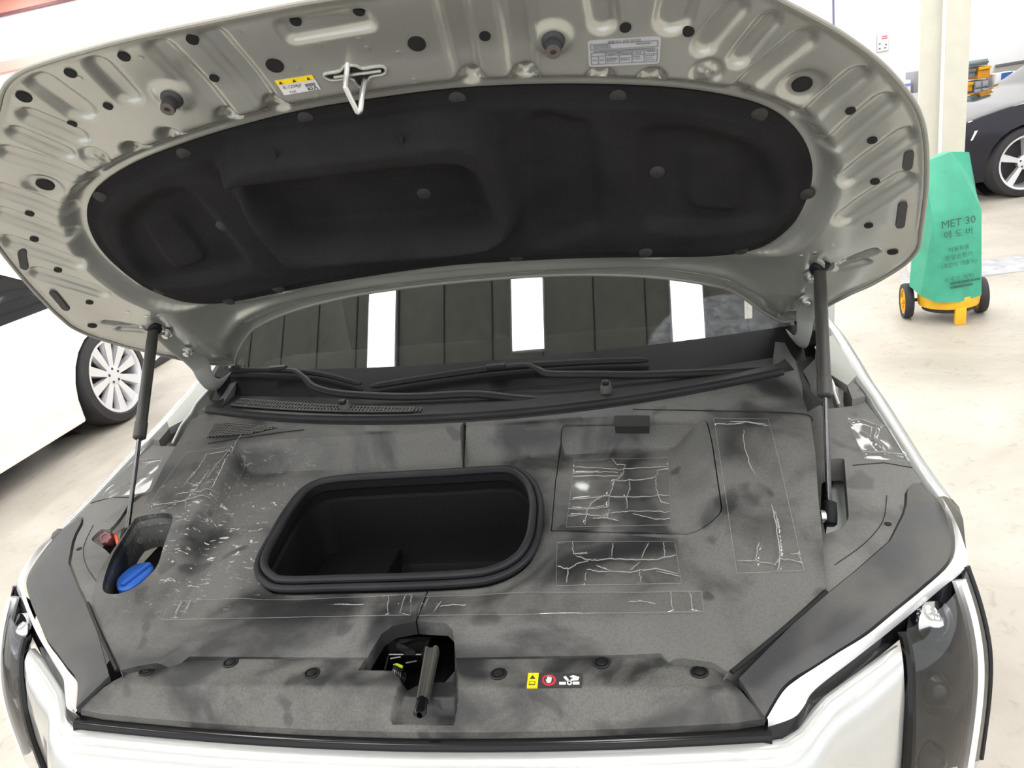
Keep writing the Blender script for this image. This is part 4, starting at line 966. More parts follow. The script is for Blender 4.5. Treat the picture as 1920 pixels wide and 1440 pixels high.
# ---------------------------------------------------------------- side trims
def trim_z(x, y): return base_z(x, y)-.0035-.022*(1-sst(.0, .055, np.abs(x)-np.interp(y, [.05, .15, .27, .39, .52, .63, .8], [.55, .65, .675, .69, .715, .735, .745])))*sst(.22, .34, y)
def trim3(P): return np.stack([P[:, 0], P[:, 1], trim_z(P[:, 0], P[:, 1])], 1)
inner_e = [(.492, -.018), (.553, .050), (.622, .128), (.640, .25), (.660, .36), (.680, .47), (.70, .60), (.72, .69)]
GAP = [(.9, .418), (.882, .412), (.868, .392), (.855, .355), (.842, .329), (.800, .261), (.724, .188), (.623, .099), (.506, -.020)]
TR = inner_e+[(.79, .705), pb(1556, 762), pb(1598, 754), pb(1588, 725), pb(1582, 711), pb(1600, 717), pb(1630, 752), pb(1660, 790), pb(1700, 850), pb(1728, 890)]+GAP[:-1]
POCK = roundpoly([pb(1541, 856), pb(1583, 855), pb(1592, 968), pb(1577, 990), pb(1548, 992), pb(1538, 940)], [.008, .008, .012, .012, .004, .004])
BRK = catmull([pb(*p) for p in ((171, 1009), (176, 999), (190, 988), (205, 988), (225, 966), (243, 938), (262, 922), (280, 919), (305, 922), (312, 940), (300, 965), (285, 1000), (265, 1025), (240, 1040), (212, 1040), (192, 1024))], 3)
tr_r = sheet('side_trim', dens(TR, 4), [POCK], .010, trim3, M_TRIM, CAR, skirt=(0, 0, -.05), sharp=40, label='dusty black trim along the right fender')
tr_l = sheet('side_trim', dens([(-p[0], p[1]) for p in TR], 4), [BRK, grow(BLUEP, .006)], .010, trim3, M_TRIM, CAR, skirt=(0, 0, -.009), sharp=40, label='dusty black trim along the left fender')
for s in (1, -1):
    z = float(trim_z(np.array([.813]), np.array([.306]))[0])
    MB().lathe([(.006, 0), (.006, .0012)], (s*.813, .306, z), (0, 0, 1), 14).done('trim_hole', M_VOID, tr_r if s > 0 else tr_l)
    pth = [(s*x, y, float(trim_z(np.array([x]), np.array([y]))[0])+.0008) for x, y in ((.700, .205), (.755, .25), (.795, .295), (.815, .33), (.835, .385))]
    MB().tube([tuple(p) for p in catmull(pth, 5, False)], .0007, 5).done('trim_line', M_BLACK, tr_r if s > 0 else tr_l)
    pth = [(s*x, y, float(trim_z(np.array([x]), np.array([y]))[0])+.0006) for x, y in ((.80, .478), (.86, .488), (.908, .475))]
    MB().tube(pth, .0011, 5).done('trim_line', M_VOID, tr_r if s > 0 else tr_l)
# rail edge between cover and headlight trim
for s in (1, -1):
    pth = [(s*x, y, float(B0(y))+.0015) for x, y in ((.505, -.012), (.58, .055), (.672, .141))]
    MB().tube(pth, .0035, 8).done('cover_rail', M_BLACK, CAR)
# pocket walls: bright body metal seen through
MB().add([tuple(on_z(*p, .955)) for p in ((1548, 1005), (1562, 900), (1575, 862), (1586, 860), (1592, 1000))]+[tuple(on_z(*p, .86)) for p in ((1548, 1005), (1562, 900), (1575, 862), (1586, 860), (1592, 1000))], [(0, 1, 2, 3, 4), (0, 5, 6, 1), (1, 6, 7, 2)]).done('pocket_body_panel', M_BODYW, CAR, sharp=20)
wq = [(219, 997), (238, 984), (252, 990), (234, 1026), (227, 1030)]
MB().prism([tuple(on_z(*p, .978)) for p in wq], [tuple(V3(on_z(*p, .978))+V3((0, 0, -.05))) for p in wq]).done('pocket_body_panel', M_BODYW, CAR, sharp=20)
# brake fluid cap and orange tab
bc_ = V3(on_z(199, 1009, .982))
cap = MB()
rows = []; cax = V3((.22, -.62, .75)).normalized(); cx_ = V3((1, 0, 0)); cx_ = (cx_-cax*cx_.dot(cax)).normalized(); cy_ = cax.cross(cx_)
for r, h in ((.0145, -.02), (.0145, .003), (.0128, .006), (.007, .006), (.006, .004), (.001, .004)):
    rows.append([tuple(bc_+cx_*math.cos(t)*r*(1+.10*math.cos(7*t)*(r > .0125))+cy_*math.sin(t)*r*(1+.10*math.cos(7*t)*(r > .0125))+cax*h) for t in np.linspace(0, 2*math.pi, 42, endpoint=False)])
capo = cap.grid(rows, closed_u=True).done('brake_fluid_cap', M_PINK, CAR, sharp=30, label='faded red brake fluid cap in the left fender pocket')
MB().lathe([(.0165, -.05), (.0165, -.022)], bc_, (0, 0, 1), 24).done('reservoir_neck', M_BLACK, capo)
ot = [V3(on_z(*p, .984)) for p in ((213, 1002), (219, 1000), (226, 1030), (222, 1034))]
MB().prism([tuple(p) for p in ot], [tuple(p+V3((0, 0, -.04))) for p in ot]).done('orange_tab', M_ORANGE, CAR, sharp=20)
# washer filler: pocket and blue cap
zf = .925; pw_ = []
for k, (dz, g) in enumerate(((0, 0), (-.012, .0), (-.06, .008), (-.09, .012))):
    Q = grow(BLUEP, g) if g else BLUEP
    pw_.append([(p[0], p[1], (float(cover_z(np.array([p[0]]), np.array([p[1]]))[0])+dz)) for p in Q])
pk = MB().grid(pw_, closed_u=True).done('filler_pocket', M_COVER, CAR, sharp=40)
bq = [(219, 1090), (228, 1078), (252, 1060), (278, 1054), (287, 1062), (284, 1072), (262, 1092), (240, 1105), (222, 1106)]
bl = np.array([on_z(*p, .955) for p in bq]); bc3 = bl.mean(0)
blc = catmull(bl, 3)
o = MB().grid([[tuple(p+np.array([0, 0, -.02])) for p in blc], [tuple(p) for p in blc], [tuple(bc3+(p-bc3)*.9+np.array([0, 0, .003])) for p in blc], [tuple(bc3+(p-bc3)*.02+np.array([0, 0, .005])) for p in blc]], closed_u=True).done('washer_cap', M_BLUE, CAR, sharp=30, label='blue windscreen washer filler cap')
ra, rb = V3(on_z(229, 1098, .961)), V3(on_z(280, 1058, .961))
MB().tube([tuple(ra), tuple((ra+rb)/2), tuple(rb)], .005, 8).done('cap_grip', M_BLUE, o)

# ---------------------------------------------------------------- headlights, bumper, fenders
def lampz(x, y): return base_z(x, y)-.001
HT_OUT = [(.912, .408), (.922, .385), (.919, .335), (.903, .268), (.876, .217), (.818, .160), (.760, .110), (.708, .066), (.660, .033), (.618, .004), (.590, -.014), (.568, -.035), (.540, -.077)]
gap_in = [(.902, .4215), (.886, .4155), (.873, .394), (.860, .356), (.846, .327), (.803, .258), (.727, .185), (.628, .098), (.514, -.022)]
def lt3(P): return np.stack([P[:, 0], P[:, 1], lampz(P[:, 0], P[:, 1])+.002-.007*sst(.014, .0, poly_dist(P, HTC, False))], 1)
for s in (1, -1):
    side = 'right' if s > 0 else 'left'
    hto = [tuple(p) for p in catmull(HT_OUT, 4, False)]
    out = [(.514, -.022)]+[(p[0], p[1]) for p in gap_in[::-1][1:]]+hto
    out = np.array([(s*p[0], p[1]) for p in out]); HTC = np.array([(s*p[0], p[1]) for p in hto])
    ht = sheet('headlight_trim', out, [], .010, lt3, M_LAMPTRIM, CAR, skirt=(0, 0, -.012), sharp=40, label='dark plastic trim above the %s headlight' % side)
    # light bar that sweeps from the grille to the outer corner
    a_ = catmull([(.543, -.079, .912), (.572, -.037, .915), (.596, -.016, .918), (.622, .002, .921), (.664, .031, .927), (.712, .063, .934), (.764, .107, .941), (.822, .157, .951), (.880, .214, .961), (.908, .266, .970), (.926, .335, .982), (.930, .39, .992)], 4, False)
    a_[:, 2] = base_z(a_[:, 0], a_[:, 1])-.006
    o_ = [on_z(*p, z) for p, z in (((1440, 1363), .900), ((1487, 1346), .900), ((1507, 1325), .902), ((1528, 1293), .907), ((1600, 1237), .919), ((1650, 1198), .927), ((1690, 1166), .934), ((1730, 1133), .940), ((1765, 1103), .946), ((1813, 1060), .956), ((1803, 1010), .972), ((1772, 955), .988))]
    o_ = catmull(o_, 4, False)
    flip = lambda P: [(s*p[0], p[1], p[2]) for p in P]
    rows = []
    for t in np.linspace(0, 1, 7):
        rows.append(flip([tuple(a*(1-t)+b*t+np.array([0, -.004, .008])*math.sin(math.pi*t)) for a, b in zip(a_, o_)]))
    hl = MB().grid(rows if s > 0 else rows[::-1]).done('headlight', M_LAMPBAR, CAR, sharp=60, label='%s headlight with a sweeping bright light bar' % side)
    # gloss black frame under the bar
    fr = [o_[:37], o_[:37]+np.array([0, -.004, -.006]), o_[:37]+np.array([.000, -.010, -.020]), o_[:37]+np.array([-.004, -.004, -.030])]
    rows = [flip([tuple(p) for p in r]) for r in fr]; MB().grid(rows if s > 0 else rows[::-1]).done('lamp_frame', M_GLOSS, hl, sharp=50)
    # vertical lamp: dark housing behind a clear lens
    inn = catmull([(.775, .088, .935), (.776, .062, .90), (.772, .037, .84), (.769, .022, .77), (.765, .015, .66)], 4, False)
    ou = catmull([(.909, .218, .956), (.921, .188, .90), (.925, .155, .84), (.918, .128, .77), (.908, .112, .66)], 4, False)
    def pt(i, t, dpt=0.):
        p = inn[i]*(1-t)+ou[i]*t; n = np.array([.55, -.80, .25]); n /= np.linalg.norm(n)
        return p+n*(.018*math.sin(math.pi*t)-dpt)
    rows = [flip([tuple(pt(i, t)) for t in np.linspace(0, 1, 9)]) for i in range(len(inn))]
    MB().grid(rows if s < 0 else rows[::-1]).done('lamp_lens', M_CLEAR, hl, sharp=60)
    rows = [flip([tuple(pt(i, t, .045*math.sin(math.pi*min(1, t*1.05)))) for t in np.linspace(0, 1, 9)]) for i in range(len(inn))]
    MB().grid(rows if s < 0 else rows[::-1]).done('lamp_housing', M_BLACK, hl, sharp=60)
    bar_ = [pt(i, .80-.12*(i/(len(inn)-1))**2, .006) for i in range(len(inn))]
    MB().tube(flip([tuple(p) for p in bar_]), .0105, 10).done('light_guide', M_LAMPBAR, hl)
    # projector modules and bright facets
    for k, (i, t) in enumerate(((3, .45), (9, .40), (14, .38))):
        p = pt(i, t, .028); MB().lathe([(.034, -.012), (.035, .0), (.027, .003), (.020, .008), (.009, .014), (.001, .015)] if k == 0 else [(.026, -.02), (.027, .0), (.022, .006), (.018, .010), (.008, .015), (.001, .016)], (s*p[0], p[1], p[2]), (s*.45, -.82, .3), 24, False, False).done('projector', M_CHROME if k == 0 else M_GLOSS, hl)
        q = pt(i, .16, .012); q2 = pt(i+2, .55, .014); q3 = pt(i+2, .50, .014)+np.array([0, 0, -.018])
        MB().add(flip([tuple(q), tuple(q2), tuple(q3), tuple(q+np.array([.004, 0, -.014]))]), [(0, 1, 2, 3), (3, 2, 1, 0)]).done('reflector', M_CHROME, hl, smooth=False)
    # frame beside the lens
    MB().tube(flip([tuple(p+np.array([-.006, -.004, 0])) for p in inn]), .0085, 8).done('lamp_frame', M_GLOSS, hl)
    MB().tube(flip([tuple(p+np.array([.0, .004, 0])) for p in ou]), .006, 8).done('lamp_frame', M_GLOSS, hl)

# gloss strip under the front panel
def strip_row(dy, dz): return [(x, fy(x)+dy-.002, float(front_z(np.array([x]), np.array([fy(x)]), False)[0])+dz) for x in np.linspace(-.548, .548, 61)]
MB().grid([strip_row(.010, -.012), strip_row(-.004, -.012), strip_row(-.007, -.014), strip_row(-.009, -.016), strip_row(-.012, -.024), strip_row(-.012, -.034)][::-1]).done('gloss_strip', M_GLOSS, CAR, sharp=40, label='gloss black strip between front panel and bumper')
# bumper skin
top = []
for x in np.linspace(0, .535, 12): top.append((x, fy(x)-.014, float(front_z(np.array([x]), np.array([fy(x)]), False)[0])-.024))
top += [tuple(on_z(*p, z)) for p, z in (((1470, 1388), .884), ((1500, 1368), .886), ((1520, 1342), .889), ((1547, 1308), .895), ((1600, 1270), .903), ((1650, 1236), .911), ((1688, 1211), .918))]
top = np.array(top); nrm = np.gradient(top, axis=0); nrm = np.stack([nrm[:, 1], -nrm[:, 0], np.zeros(len(top))], 1); nrm /= np.linalg.norm(nrm, axis=1)[:, None]
nrm = .5*nrm+.5*np.array([0, -1, 0]); nrm /= np.linalg.norm(nrm, axis=1)[:, None]
rows = []
for dn, dz in ((-.012, -.006), (.0, .0), (.012, -.003), (.026, -.012), (.040, -.035), (.052, -.075), (.060, -.14), (.062, -.25), (.05, -.42)):
    r = top+nrm*dn+np.array([0, 0, dz])
    k = np.clip((np.arange(len(top))-11)/8., 0, 1)
    r[:, 1] += k*dn*.25; r[:, 0] = np.where(k > 0, np.minimum(r[:, 0], .7555+.004*k), r[:, 0])
    rows.append([(-p[0], p[1], p[2]) for p in r[::-1][:-1]]+[tuple(p) for p in r])
MB().grid(rows[::-1]).done('bumper', M_PAINT, CAR, sharp=50, label='silver front bumper')

# fenders
for s in (1, -1):
    side = 'right' if s > 0 else 'left'
    rows = []
    for x, y, z in ((.928, .395, .990), (.922, .43, 1.000), (.916, .50, 1.016), (.911, .62, 1.044), (.905, .72, 1.070), (.896, .80, 1.092), (.893, .874, 1.112), (.886, 1.0, 1.145), (.875, 1.15, 1.17)):
        rows.append([(s*(x+dx), y, z+dz) for dx, dz in ((-.012, -.05), (-.010, -.008), (-.002, .0015), (.010, .002), (.024, -.006), (.036, -.022), (.045, -.05), (.055, -.12), (.062, -.25), (.06, -.45))])
    fe = MB().grid(rows if s > 0 else rows[::-1]).done('fender', M_PAINT, CAR, sharp=50, label='silver %s fender' % side)
    # body metal round the hinge pocket
    q = [(s*.862, .76, 1.085), (s*.893, .80, 1.092), (s*.893, .874, 1.112), (s*.886, .98, 1.14), (s*.845, .97, 1.135), (s*.838, .87, 1.085)]
    MB().prism(q, [(a, b, c-.02) for a, b, c in q]).done('fender_flange', M_HINGE, fe, sharp=20)
    q = [(s*.79, .70, 1.02), (s*.84, .76, 1.04), (s*.85, .90, 1.06), (s*.84, 1.0, 1.08), (s*.775, 1.0, 1.08), (s*.765, .75, 1.03)]
    MB().prism(q, [(a, b, c-.02) for a, b, c in q]).done('hinge_pocket', M_BLACK, fe, sharp=20)
    # wavy inner flange with sealant
    fl_ = [(s*.835, .72, 1.055), (s*.832, .75, 1.075), (s*.836, .78, 1.085), (s*.83, .82, 1.10), (s*.833, .86, 1.115), (s*.83, .92, 1.13)]
    fl_ = catmull(fl_, 4, False)
    MB().grid([[tuple(p) for p in fl_], [(p[0]-s*.002, p[1], p[2]-.03) for p in fl_], [(p[0]-s*.03, p[1], p[2]-.06) for p in fl_]]).done('inner_flange', M_HINGE, fe, sharp=40)
    MB().tube([tuple(p) for p in fl_], .0035, 6).done('flange_sealant', M_STICK, fe)
    # raised rear tip of the trim
    q = [pb(1598, 754), pb(1588, 726), pb(1582, 711), pb(1604, 722), pb(1622, 745)]
    MB().prism([(s*a, b, float(base_z(a, b))-.004) for a, b in q], [(s*a, b, float(base_z(a, b))+.012) for a, b in q]).done('trim_tip', M_TRIM, tr_r if s > 0 else tr_l, sharp=20)

# ---------------------------------------------------------------- windscreen, cowl, wipers
KG = .649
def gl_y(x): return .80+.18*x*x
def glass_pt(u, v, off=0.):
    d = sight(u, v); t = 1.5
    for i in range(40):
        P = CC+d*t; g = P[2]-(1.13+off+(P[1]-gl_y(P[0]))*KG); gr = np.array([KG*.36*P[0], -KG, 1.]); t -= g/(gr @ d)
    return CC+d*t
def gz(x, y): return 1.13+(y-gl_y(x))*KG
xs = np.linspace(-.80, .80, 41); rows = []
for t in np.linspace(-.03, .95, 24): rows.append([(x*(1-.12*max(t, 0)), gl_y(x)+t, gz(x, gl_y(x)+t)) for x in xs])
glass = MB().grid(rows).done('windscreen', M_GLASS, CAR, label='tinted windscreen mirroring the ceiling lights')
def band(t0, t1, off, mat, name):
    rows = [[(x, gl_y(x)+t, gz(x, gl_y(x)+t)+off) for x in xs] for t in np.linspace(t0, t1, 5)]
    return MB().grid(rows).done(name, mat, glass)
band(-.03, .066, .0015, plain('frit and dark reflection', (.006, .006, .007), .5, spec=.15, vary=.4), 'frit_and_dark_reflection')  # matte frit band whose black also paints in a dark reflection
# dashboard and dark cabin behind the glass
rows = [[(x*.95, y, z) for x in np.linspace(-.8, .8, 9)] for y, z in ((.78, 1.08), (.95, 1.12), (1.15, 1.14), (1.35, 1.10), (1.45, .95), (1.5, .6))]
MB().grid(rows).done('dashboard', plain('dark dashboard', (.012, .012, .013), .8), CAR)
MB().box((0, 1.95, 1.15), (1.6, .05, 1.2)).done('cabin_rear', M_VOID, CAR, smooth=False)
MB().box((0, 1.75, 1.745), (1.42, .55, .03), bev=.01).done('roof', M_PAINT, CAR)
for s in (1, -1):
    pp = [(s*.84, 1.0, 1.13), (s*.82, 1.12, 1.21), (s*.79, 1.35, 1.385), (s*.73, 1.80, 1.72)]
    MB().tube([tuple(p) for p in catmull(pp, 4, False)], .03, 10).done('windscreen_pillar', M_BLACK, CAR)
    if s < 0: MB().tube([(s*.805, 1.02, 1.165), (s*.785, 1.14, 1.25), (s*.755, 1.40, 1.43)], .004, 6).done('pillar_trim', M_STEEL, CAR)
    MB().box((s*.905, 1.6, 1.0), (.05, .9, .5)).done('door', M_PAINT, CAR, smooth=False)
    MB().box((s*.865, 1.6, 1.0), (.03, .95, .56)).done('door_lining', M_VOID, CAR, smooth=False)

# cowl panel between seal and glass
rows = []
xc = np.linspace(-.745, .745, 41)
def sy(x): return .625+.22*x*x
def szz(x): return 1.115+.035*x*x
for t in np.linspace(0, 1, 6):
    rows.append([(x, sy(x)*(1-t)+(gl_y(x)+.01)*t, szz(x)*(1-t)+(1.122)*t) for x in xc])
cowl = MB().grid(rows).done('cowl_panel', M_BLACK, CAR, label='black plastic cowl panel under the wipers')
def cowl_pt(u, v, off=.0):
    z = 1.12
    q = on_z(u, v, 1.118+off); return q
# seal along the cowl
pth = [(x, sy(x)-.004, szz(x)+.005) for x in np.linspace(-.715, .715, 49)]
cs = MB().tube(pth, .0105, 10, up=(0, 0, 1)).done('cowl_seal', M_SEAL, CAR, label='black rubber seal across the rear of the engine bay')
MB().tube([(x, y-.017, z-.011) for x, y, z in pth], .008, 8, up=(0, 0, 1)).done('seal_lip', M_SEAL, cs)
MB().tube([(x, y-.008, z-.004) for x, y, z in pth], .006, 6).done('seal_groove', M_VOID, cs)
# intake grille slats on the left of the cowl
M_SLAT = plain('grille slat plastic', (.060, .059, .058), .6)
def cowl3(x, t, off): return np.array([x, sy(x)*(1-t)+(gl_y(x)+.01)*t, szz(x)*(1-t)+1.122*t+off])
gx = np.arange(-.675, -.12, .0098)
def gt(x): f = (x+.675)/.555; return .31-.08*f, .64-.30*f
MB().grid([[tuple(cowl3(x, gt(x)[0], .0010)) for x in gx], [tuple(cowl3(x, gt(x)[1], .0010)) for x in gx]]).done('intake_opening', M_VOID, cowl)
slat = None
for x in gx:
    A_, B_ = cowl3(x, gt(x)[0], .003), cowl3(x, gt(x)[1], .003)
    MB().tube([tuple(A_), tuple((A_+B_)/2), tuple(B_)], .0021, 5).done('intake_slat', M_SLAT, cowl)
for f in (0., .5, 1.):
    MB().tube([tuple(cowl3(x, gt(x)[0]*(1-f)+gt(x)[1]*f, .0035)) for x in gx[::3]], .0019 if f == .5 else .0028, 5).done('intake_bar', M_SLAT, cowl)
for uu, vv, zz in ((648, 770, 1.128), (1137, 735, 1.130)):
    q = V3(on_z(uu, vv, zz-.01))
    nz = MB().lathe([(.015, -.01), (.014, .012), (.011, .020), (.010, .026)], q, (0, .15, 1), 18).done('washer_nozzle', M_SLAT, cowl, sharp=50)
    MB().box(tuple(q+V3((0, -.006, .026))), (.016, .018, .012), bev=.004).done('nozzle_head', M_BLACK, nz)
# mesh vent at the left end of the cover
vq = [(402, 796), (520, 803), (392, 822)]
VQ = [np.array(pc_(*p)) for p in ((404, 794), (468, 797), (522, 803), (470, 815), (388, 822))]
zv = lambda p: float(cover_z(np.array([p[0]]), np.array([p[1]]))[0])
MB().prism([(p[0], p[1], zv(p)+.0008) for p in VQ], [(p[0], p[1], zv(p)+.0015) for p in VQ]).done('vent_opening', M_VOID, cvL, smooth=False)
VP = np.array(VQ); lo, hi = VP.min(0), VP.max(0)
def clipline(p, q):
    T = np.linspace(0, 1, 60); L = p+(q-p)*T[:, None]; k = inside(L, VP)
    return (L[k][0], L[k][-1]) if k.sum() > 2 else None
M_MESHBAR = plain('vent mesh plastic', (.11, .105, .095), .7)
for gdir in (0, 1):
    n_ = 22 if gdir == 0 else 9
    for i in range(1, n_):
        f = i/n_
        if gdir == 0: p, q = np.array([lo[0]+(hi[0]-lo[0])*f, lo[1]]), np.array([lo[0]+(hi[0]-lo[0])*f, hi[1]])
        else: p, q = np.array([lo[0], lo[1]+(hi[1]-lo[1])*f]), np.array([hi[0], lo[1]+(hi[1]-lo[1])*f])
        c_ = clipline(p, q)
        if c_ is None: continue
        MB().tube([(c_[0][0], c_[0][1], zv(c_[0])+.003), (c_[1][0], c_[1][1], zv(c_[1])+.003)], .0013, 5).done('vent_bar', M_MESHBAR, cvL)
# line where cowl side piece meets the cover (right rear)
for pts in ([(1187, 768), (1350, 771), (1500, 776), (1524, 790)], [(1290, 745), (1300, 744)]):
    if len(pts) < 3: continue
    pth = [pc_(*p) for p in pts]; MB().tube([(p[0], p[1], zv(p)+.0006) for p in catmull(pth, 6, False)], .0013, 5).done('cover_joint', M_VOID, cvR)
pth = [pc_(*p) for p in ((390, 832), (450, 822), (520, 812), (570, 806))]; MB().tube([(p[0], p[1], zv(p)+.0006) for p in catmull(pth, 6, False)], .0013, 5).done('cover_joint', M_VOID, cvL)
# cowl end caps
for s in (1, -1):
    q = [(s*.705, .70, 1.06), (s*.755, .70, 1.055), (s*.768, .78, 1.085), (s*.775, .90, 1.12), (s*.79, .99, 1.15), (s*.745, .97, 1.155), (s*.715, .84, 1.14), (s*.70, .76, 1.13)]
    MB().prism(q, [(a, b, c-.05) for a, b, c in q]).done('cowl_end_cap', M_SLAT, CAR, sharp=25)

# wipers
def wiper(blade, arm, label, wb=.0085):
    b3 = [glass_pt(u, v, .022) for u, v in blade]; bp = catmull(b3, 5, False)
    rad = np.interp(np.linspace(0, 1, len(bp)), [0, .05, .5, .95, 1], [.004, wb*.85, wb, wb*.85, .004])
    wo = MB().tube([tuple(p) for p in bp], list(rad), 10, flat=.75).done('wiper', M_SOFT, CAR, label=label)
    MB().tube([tuple(p+np.array([0, -.004, -.016])) for p in bp], .004, 6).done('wiper_rubber', M_VOID, wo)
    a3 = [glass_pt(u, v, o) for u, v, o in arm]; ap = catmull(a3, 5, False)
    rad = np.interp(np.linspace(0, 1, len(ap)), [0, .15, .3, .7, 1], [.005, .006, .009, .011, .010])
    MB().tube([tuple(p) for p in ap], list(rad), 10, flat=.55).done('wiper_arm', M_BLACK, wo, sharp=50)
    k = int(len(bp)*.5); c = ap[0]; MB().box(tuple(c+np.array([0, 0, .004])), (.05, .018, .014), bev=.004).done('wiper_clip', M_BLACK, wo)
    return wo
wiper([(432, 694), (520, 694), (600, 701), (676, 720)], [(522, 693, .034), (552, 695, .040), (572, 710, .044), (590, 726, .045), (640, 738, .044), (760, 744, .044), (885, 739, .046), (960, 746, .046), (1030, 752, .040)], 'wiper on the left of the windscreen')
wiper([(695, 725), (800, 708), (930, 690), (1090, 679), (1216, 675)], [(930, 690, .034), (985, 684, .040), (1010, 693, .044), (1030, 701, .045), (1100, 702, .045), (1200, 703, .045), (1300, 700, .046), (1380, 697, .046), (1440, 694, .04)], 'long wiper across the middle of the windscreen', .010)

# ---------------------------------------------------------------- clear packing tape on the covers
def tape(name_label, quad, creases, kind='cover', off=.0034):
    f = pc_ if kind == 'cover' else (lambda u, v: pb(u, v))
    zf_ = cover_z if kind == 'cover' else trim_z
    Q = np.array([f(*p) for p in quad]); c2 = Q.mean(0); c3 = np.array([c2[0], c2[1], float(zf_(np.array([c2[0]]), np.array([c2[1]]))[0])])
    CR = []
    for cr in creases: CR.append(np.array([f(*p) for p in cr]))
    def surf(P):
        z = zf_(P[:, 0], P[:, 1])+off+.0004*np.sin(P[:, 0]*70+P[:, 1]*25)*np.sin(P[:, 1]*55-P[:, 0]*18)
        for L in CR: z = z+.0026*np.exp(-(poly_dist(P, L, False)/.0028)**2)
        return np.stack([P[:, 0], P[:, 1], z], 1)-c3
    o = sheet('clear_tape', dens(Q, 8), [], .0045, surf, M_TAPE, None, sharp=80, label=name_label, cat='tape', group='strips of clear tape stuck on the covers')
    o.matrix_world = CAR_M @ Matrix.Translation(V3(c3))
    ed = dens(Q, 10); MB().tube([tuple(p) for p in surf(ed)], .0003, 4, closed=True).done('tape_edge', M_CREASE, o)
    for L in CR:
        Ls = np.concatenate([L[i]+(L[i+1]-L[i])*np.linspace(0, 1, 7, endpoint=False)[:, None] for i in range(len(L)-1)]+[L[-1:]])
        Ls = Ls+np.random.normal(0, .0007, Ls.shape); S = surf(Ls)+np.array([0, 0, .0004])
        r = .0006+.0006*np.random.rand(len(S)); r[0] = r[-1] = .0003
        MB().tube([tuple(p) for p in S], list(r), 6, flat=1.).done('tape_crease', M_CREASE, o)
    return o
def c5(*pp): return [(1000+u/3., 760+v/3.) for u, v in pp]
def c6(*pp): return [(1400+u/3.273, 660+v/3.273) for u, v in pp]
def c3_(*pp): return [(u/4., 760+v/4.) for u, v in pp]
def c8(*pp): return [(380+u/2.8235, 760+v/2.8235) for u, v in pp]
tape('wide clear tape patch, heavily wrinkled, on the access lid', [(1077, 866), (1253, 860), (1259, 987), (1062, 991)],
     [c5((232, 360), (420, 370), (500, 375), (640, 365), (760, 358)), c5((225, 395), (400, 388), (480, 392)), c5((220, 415), (350, 412), (500, 412)), c5((440, 312), (470, 345), (515, 350), (505, 410), (460, 440), (430, 520), (340, 550), (300, 620), (290, 690)), c5((460, 440), (540, 440), (690, 420), (700, 380), (760, 370)), c5((205, 545), (400, 530), (560, 532), (765, 522)), c5((690, 420), (690, 480), (705, 520), (720, 560), (768, 568)), c5((195, 595), (290, 600), (420, 585), (430, 530)), c5((192, 637), (290, 632), (420, 640), (430, 605)), c5((430, 620), (560, 610), (770, 612)), c5((540, 440), (545, 480), (530, 530), (530, 600)), c5((330, 650), (420, 650), (480, 665)), c5((560, 625), (690, 658), (775, 650))])
tape('long upright clear tape strip on the right of the cover', [(1338, 787), (1440, 788), (1508, 1073), (1382, 1078)],
     [c5((1185, 155), (1180, 210), (1210, 330), (1245, 405)), c5((1340, 572), (1370, 700), (1390, 880), (1375, 945)), c5((1145, 890), (1250, 895), (1360, 912), (1385, 885), (1430, 885), (1525, 908)), c5((1270, 790), (1255, 870), (1255, 900)), c5((1020, 118), (1100, 122), (1200, 115), (1320, 130)), c5((1100, 105), (1310, 120)), c5((1450, 850), (1505, 855))])
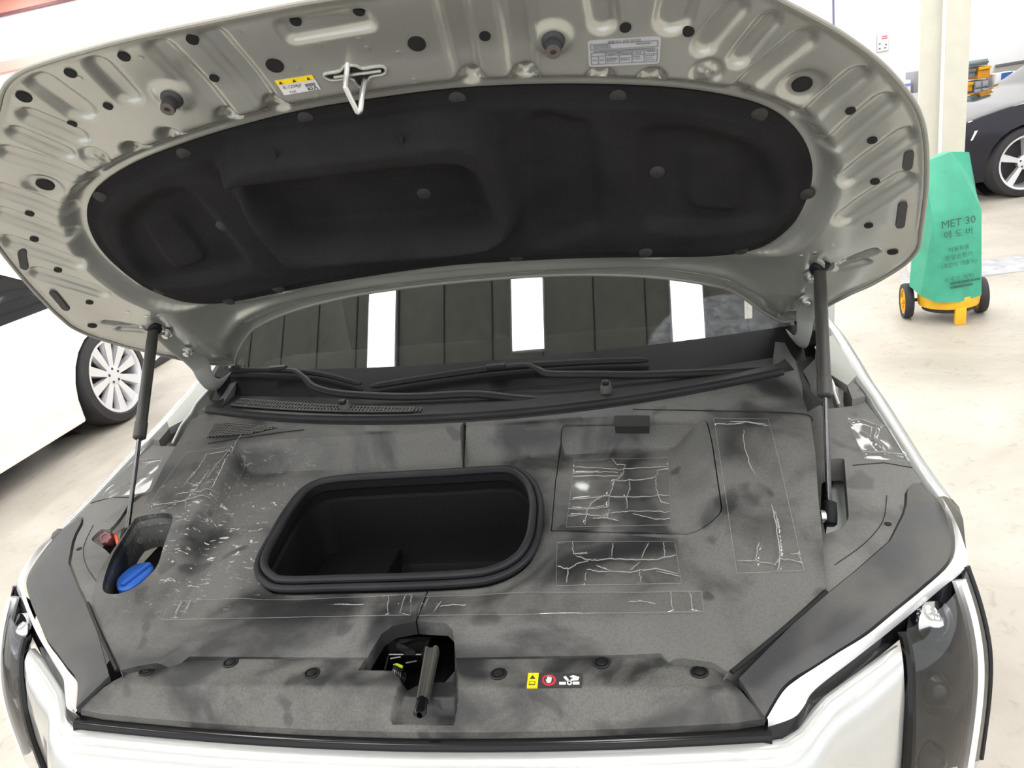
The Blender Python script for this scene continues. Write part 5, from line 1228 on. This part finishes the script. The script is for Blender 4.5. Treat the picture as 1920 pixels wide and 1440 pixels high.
tape('short wrinkled clear tape piece below the access lid', [(1045, 1020), (1265, 1018), (1278, 1097), (1043, 1101)],
     [c5((135, 920), (200, 940), (250, 905), (330, 890), (440, 880), (600, 885), (720, 880), (805, 860)), c5((240, 860), (320, 890)), c5((200, 940), (190, 1010)), c5((225, 780), (225, 850), (310, 850)), c5((450, 790), (440, 870)), c5((650, 790), (610, 870)), c5((735, 785), (740, 880)), c5((300, 940), (390, 950), (540, 955), (690, 935), (820, 965)), c5((600, 950), (605, 1010)), c5((690, 950), (830, 980)), c5((300, 955), (290, 1005)), c5((355, 915), (430, 945)), c5((545, 945), (600, 900))])
tape('long clear tape strip left of the centre seam', [(322, 1130), (775, 1118), (770, 1156), (303, 1165)],
     [c8((980, 1115), (990, 1020)), c8((1050, 1115), (1080, 1015)), c8((1110, 1010), (1105, 1060)), [(345, 1131), (330, 1160)], [(360, 1130), (352, 1148)]])
tape('long clear tape strip right of the centre seam', [(797, 1121), (1315, 1112), (1320, 1150), (785, 1157)],
     [c8((1260, 1080), (1330, 1070), (1400, 1075)), c8((1180, 1080), (1200, 1030)), c5((540, 1122), (610, 1118), (690, 1135)), c5((775, 1060), (785, 1165)), c5((880, 1062), (900, 1172)), c8((1230, 1105), (1270, 1050))])
tape('large clear tape patch on the left of the cover', [(272, 963), (352, 850), (456, 841), (414, 956)],
     [c3_((1740, 320), (1690, 400), (1600, 500), (1560, 560)), c3_((1560, 380), (1500, 480), (1390, 610)), c3_((1570, 510), (1480, 640), (1400, 730), (1395, 790)), c3_((1150, 770), (1250, 755), (1390, 735), (1590, 725)), c3_((1330, 680), (1500, 665), (1640, 665)), c3_((1570, 385), (1740, 370), (1850, 375)), c3_((1530, 765), (1590, 765))])
tape('clear tape patch on the right fender trim', [(1588, 780), (1664, 779), (1707, 856), (1620, 857)],
     [c6((615, 425), (700, 405), (800, 435), (890, 430)), c6((800, 440), (780, 520), (830, 560), (850, 620)), c6((700, 610), (850, 605), (990, 610)), c6((720, 480), (740, 500)), c6((800, 550), (820, 580))], 'trim')
tape('clear tape patch on the left fender trim', [(243, 861), (304, 855), (276, 924), (180, 931)],
     [c3_((960, 435), (1050, 400), (1200, 390)), c3_((930, 600), (1040, 535), (1095, 520)), c3_((840, 630), (930, 590))], 'trim')
